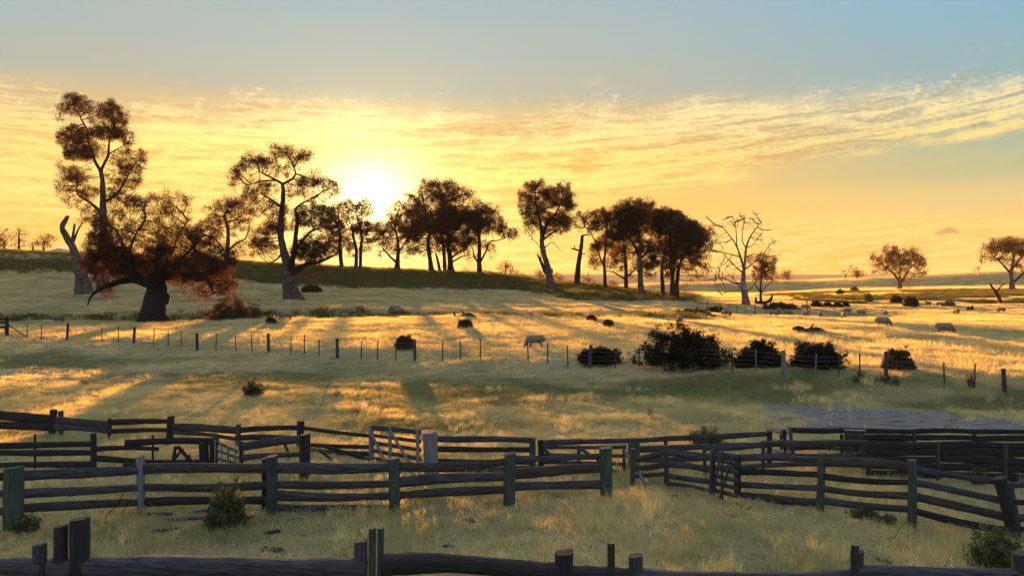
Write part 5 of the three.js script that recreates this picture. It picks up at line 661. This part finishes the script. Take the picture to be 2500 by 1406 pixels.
// ------------------------------------------------------------------ grass
const grassMat = (r, g, b, t) => new THREE.MeshPhysicalMaterial({ color: new THREE.Color().setRGB(r, g, b), roughness: 1, transmission: t, thickness: 0, side: THREE.DoubleSide, specularIntensity: 0.08 });
function plain(g) { g.deleteAttribute('color'); return g; }
function field(name, label, geo, mat, seed, want, d0, d1, where, size, tint) {
  const r = rng(seed), M = [], C = [], m = new THREE.Matrix4(), q = new THREE.Quaternion(), e = new THREE.Euler(), s = new THREE.Vector3();
  for (let tries = 0; tries < want * 5 && M.length < want; tries++) {
    const d = Math.sqrt(mix(d0 * d0, d1 * d1, r())), x = (r() * 2 - 1) * 0.80 * (d + 2), k = where(x, d); if (r() > k) continue;
    const z = size(x, d) * (0.65 + 0.7 * r()); e.set(0, r() * 6.283, 0); q.setFromEuler(e); s.set(z * (0.8 + 0.4 * r()), z, z * (0.8 + 0.4 * r()));
    M.push(m.clone().compose(new THREE.Vector3(x, heightAt(x, d), -d), q, s)); C.push(tint(x, d, r));
  }
  const o = lit(new THREE.InstancedMesh(geo, mat, M.length)), c = new THREE.Color(); M.forEach((a, i) => { o.setMatrixAt(i, a); o.setColorAt(i, c.setRGB(...C[i])); });
  o.name = numbered(name); o.userData.kind = 'stuff'; o.userData.label = label; o.userData.category = 'grass'; scene.add(o); return o;
}
const straw = (x, d, r) => { let c = mix3([0.97, 0.90, 0.62], [0.75, 0.75, 0.53], smooth(-0.4, 0.4, fbm(N2, x * 0.12, d * 0.2, 3))); c = mix3(c, [0.46, 0.50, 0.27], 0.5 * smooth(0.1, 0.5, fbm(N2, x * 0.05 + 20, d * 0.12 + 7, 4))); c = mix3(c, [1.0, 0.9, 0.62], smooth(0.1, 0.6, fbm(M2, x * 0.09 + 3, d * 0.16, 4))); c = mix3(c, [0.30, 0.35, 0.19], 0.75 * greenPatch(x, d));  const v = 0.72 + 0.46 * r(); return [c[0] * v, c[1] * v, c[2] * v]; };
const DRY = grassMat(0.80, 0.74, 0.54, 0.45), GREEN = grassMat(0.11, 0.13, 0.045, 0.4);
const worn = (x, d) => 1 - 0.85 * smooth(0.12, 0.5, fbm(M2, x * 0.16 + 9, d * 0.2, 4));
const open = (x, d) => 1 - dirtAmount(x, d) * 0.985;
const short = plain(bladeGeo(14, 0.15, 0.16, 0.016, 0.7, 41)), medium = plain(bladeGeo(14, 0.26, 0.18, 0.017, 0.6, 42)), tall = plain(bladeGeo(12, 0.42, 0.13, 0.018, 0.45, 43, 3)), wide = plain(bladeGeo(30, 0.30, 0.42, 0.018, 0.6, 44)), tuft = plain(bladeGeo(44, 0.22, 0.8, 0.03, 0.9, 45)), fern = plain(bladeGeo(22, 0.75, 0.7, 0.09, 0.9, 46));
field('dry_grass', 'short dry grass covering the stock yards', short, DRY, 1, 95000, 11, 36, (x, d) => open(x, d) * (0.3 + 0.7 * worn(x, d)), (x, d) => 0.75 + 0.55 * N2(x * 1.1, d * 1.1), straw);
field('dry_grass', 'longer straw grass among the yard rails', medium, DRY, 2, 20000, 11, 36, (x, d) => open(x, d) * worn(x, d) * smooth(-0.2, 0.35, fbm(N2, x * 0.25, d * 0.25, 3)), () => 0.75, straw);
field('seeding_grass', 'tall golden seeding grass in scattered stands', tall, DRY, 3, 6000, 11.5, 34, (x, d) => open(x, d) * smooth(0.22, 0.55, fbm(M2, x * 0.22 + 50, d * 0.3, 3)), () => 0.68, (x, d, r) => { const v = 0.9 + 0.4 * r(); return [0.95 * v, 0.86 * v, 0.56 * v]; });
field('dry_grass', 'pale dry pasture between the yards and the gnarled tree', wide, DRY, 4, 110000, 30, 86, (x, d) => open(x, d) * (0.5 + 0.5 * worn(x, d)) * smooth(-0.65, 0.25, fbm(M2, x * 0.9, d * 1.4, 2)), (x, d) => (0.52 + 0.85 * Math.max(-0.25, fbm(N2, x * 1.1, d * 1.5, 2))) * mix(0.62, 1, smooth(0, 4, d - fenceLine(pxOf(x, d)))), straw);
field('dry_grass', 'dry pasture on the slope below the crest trees', tuft, DRY, 5, 150000, 78, 250, (x, d) => 1 - bandAmount(pxOf(x, d), d, x), (x, d) => 0.6 + 0.7 * Math.max(-0.3, fbm(N2, x * 0.35, d * 0.7, 3)), straw);
field('dry_grass', 'rough dry pasture on the far right hill', plain(bladeGeo(40, 0.3, 2.0, 0.06, 0.8, 47)), DRY, 8, 60000, 240, 400, (x, d) => (pxOf(x, d) > 1250 ? 1 : 0.1), () => 0.9, straw);
field('green_bracken', 'dark green bracken strip along the crest and creek', fern, GREEN, 6, 42000, 70, 215, (x, d) => bandAmount(pxOf(x, d), d, x), (x, d) => 0.55 + 0.6 * Math.max(-0.3, fbm(N2, x * 0.3, d * 0.5, 3)), (x, d, r) => { const v = 0.6 + 0.8 * r(); return [v * (1 + 0.25 * r()), v, v]; });
// ------------------------------------------------------------------ dung on the trodden ground
{
  const mat = new THREE.MeshStandardMaterial({ color: new THREE.Color().setRGB(0.035, 0.026, 0.02), roughness: 1 });
  for (const [px, py, l] of [[655, 1341, 'left of two dark dung heaps near the log rails'], [672, 1341, 'right of two dark dung heaps near the log rails'], [662, 1300, 'dark dung heap right of the fallen green boards'], [1145, 1272, 'dark dung heap in the middle of the near yard'], [1822, 1246, 'dark dung heap near the foot of the leaning gate'], [2160, 1376, 'dark dung heap close to the log rail at right'], [1098, 1338, 'dark dung heap above the log rail at centre']]) {
    const r = rng(px), g = mergeGeometries(Array.from({ length: 6 }, () => { const s = new THREE.IcosahedronGeometry(0.035 + 0.03 * r(), 1); s.scale(1.2, 0.6, 1); return s.translate((r() - 0.5) * 0.22, 0.015 + 0.02 * r(), (r() - 0.5) * 0.16); })); single('dung_heap', g, mat, l, 'dung', onGround(px, yardDepth(py)));
  }
}
renderer.render(scene, camera);
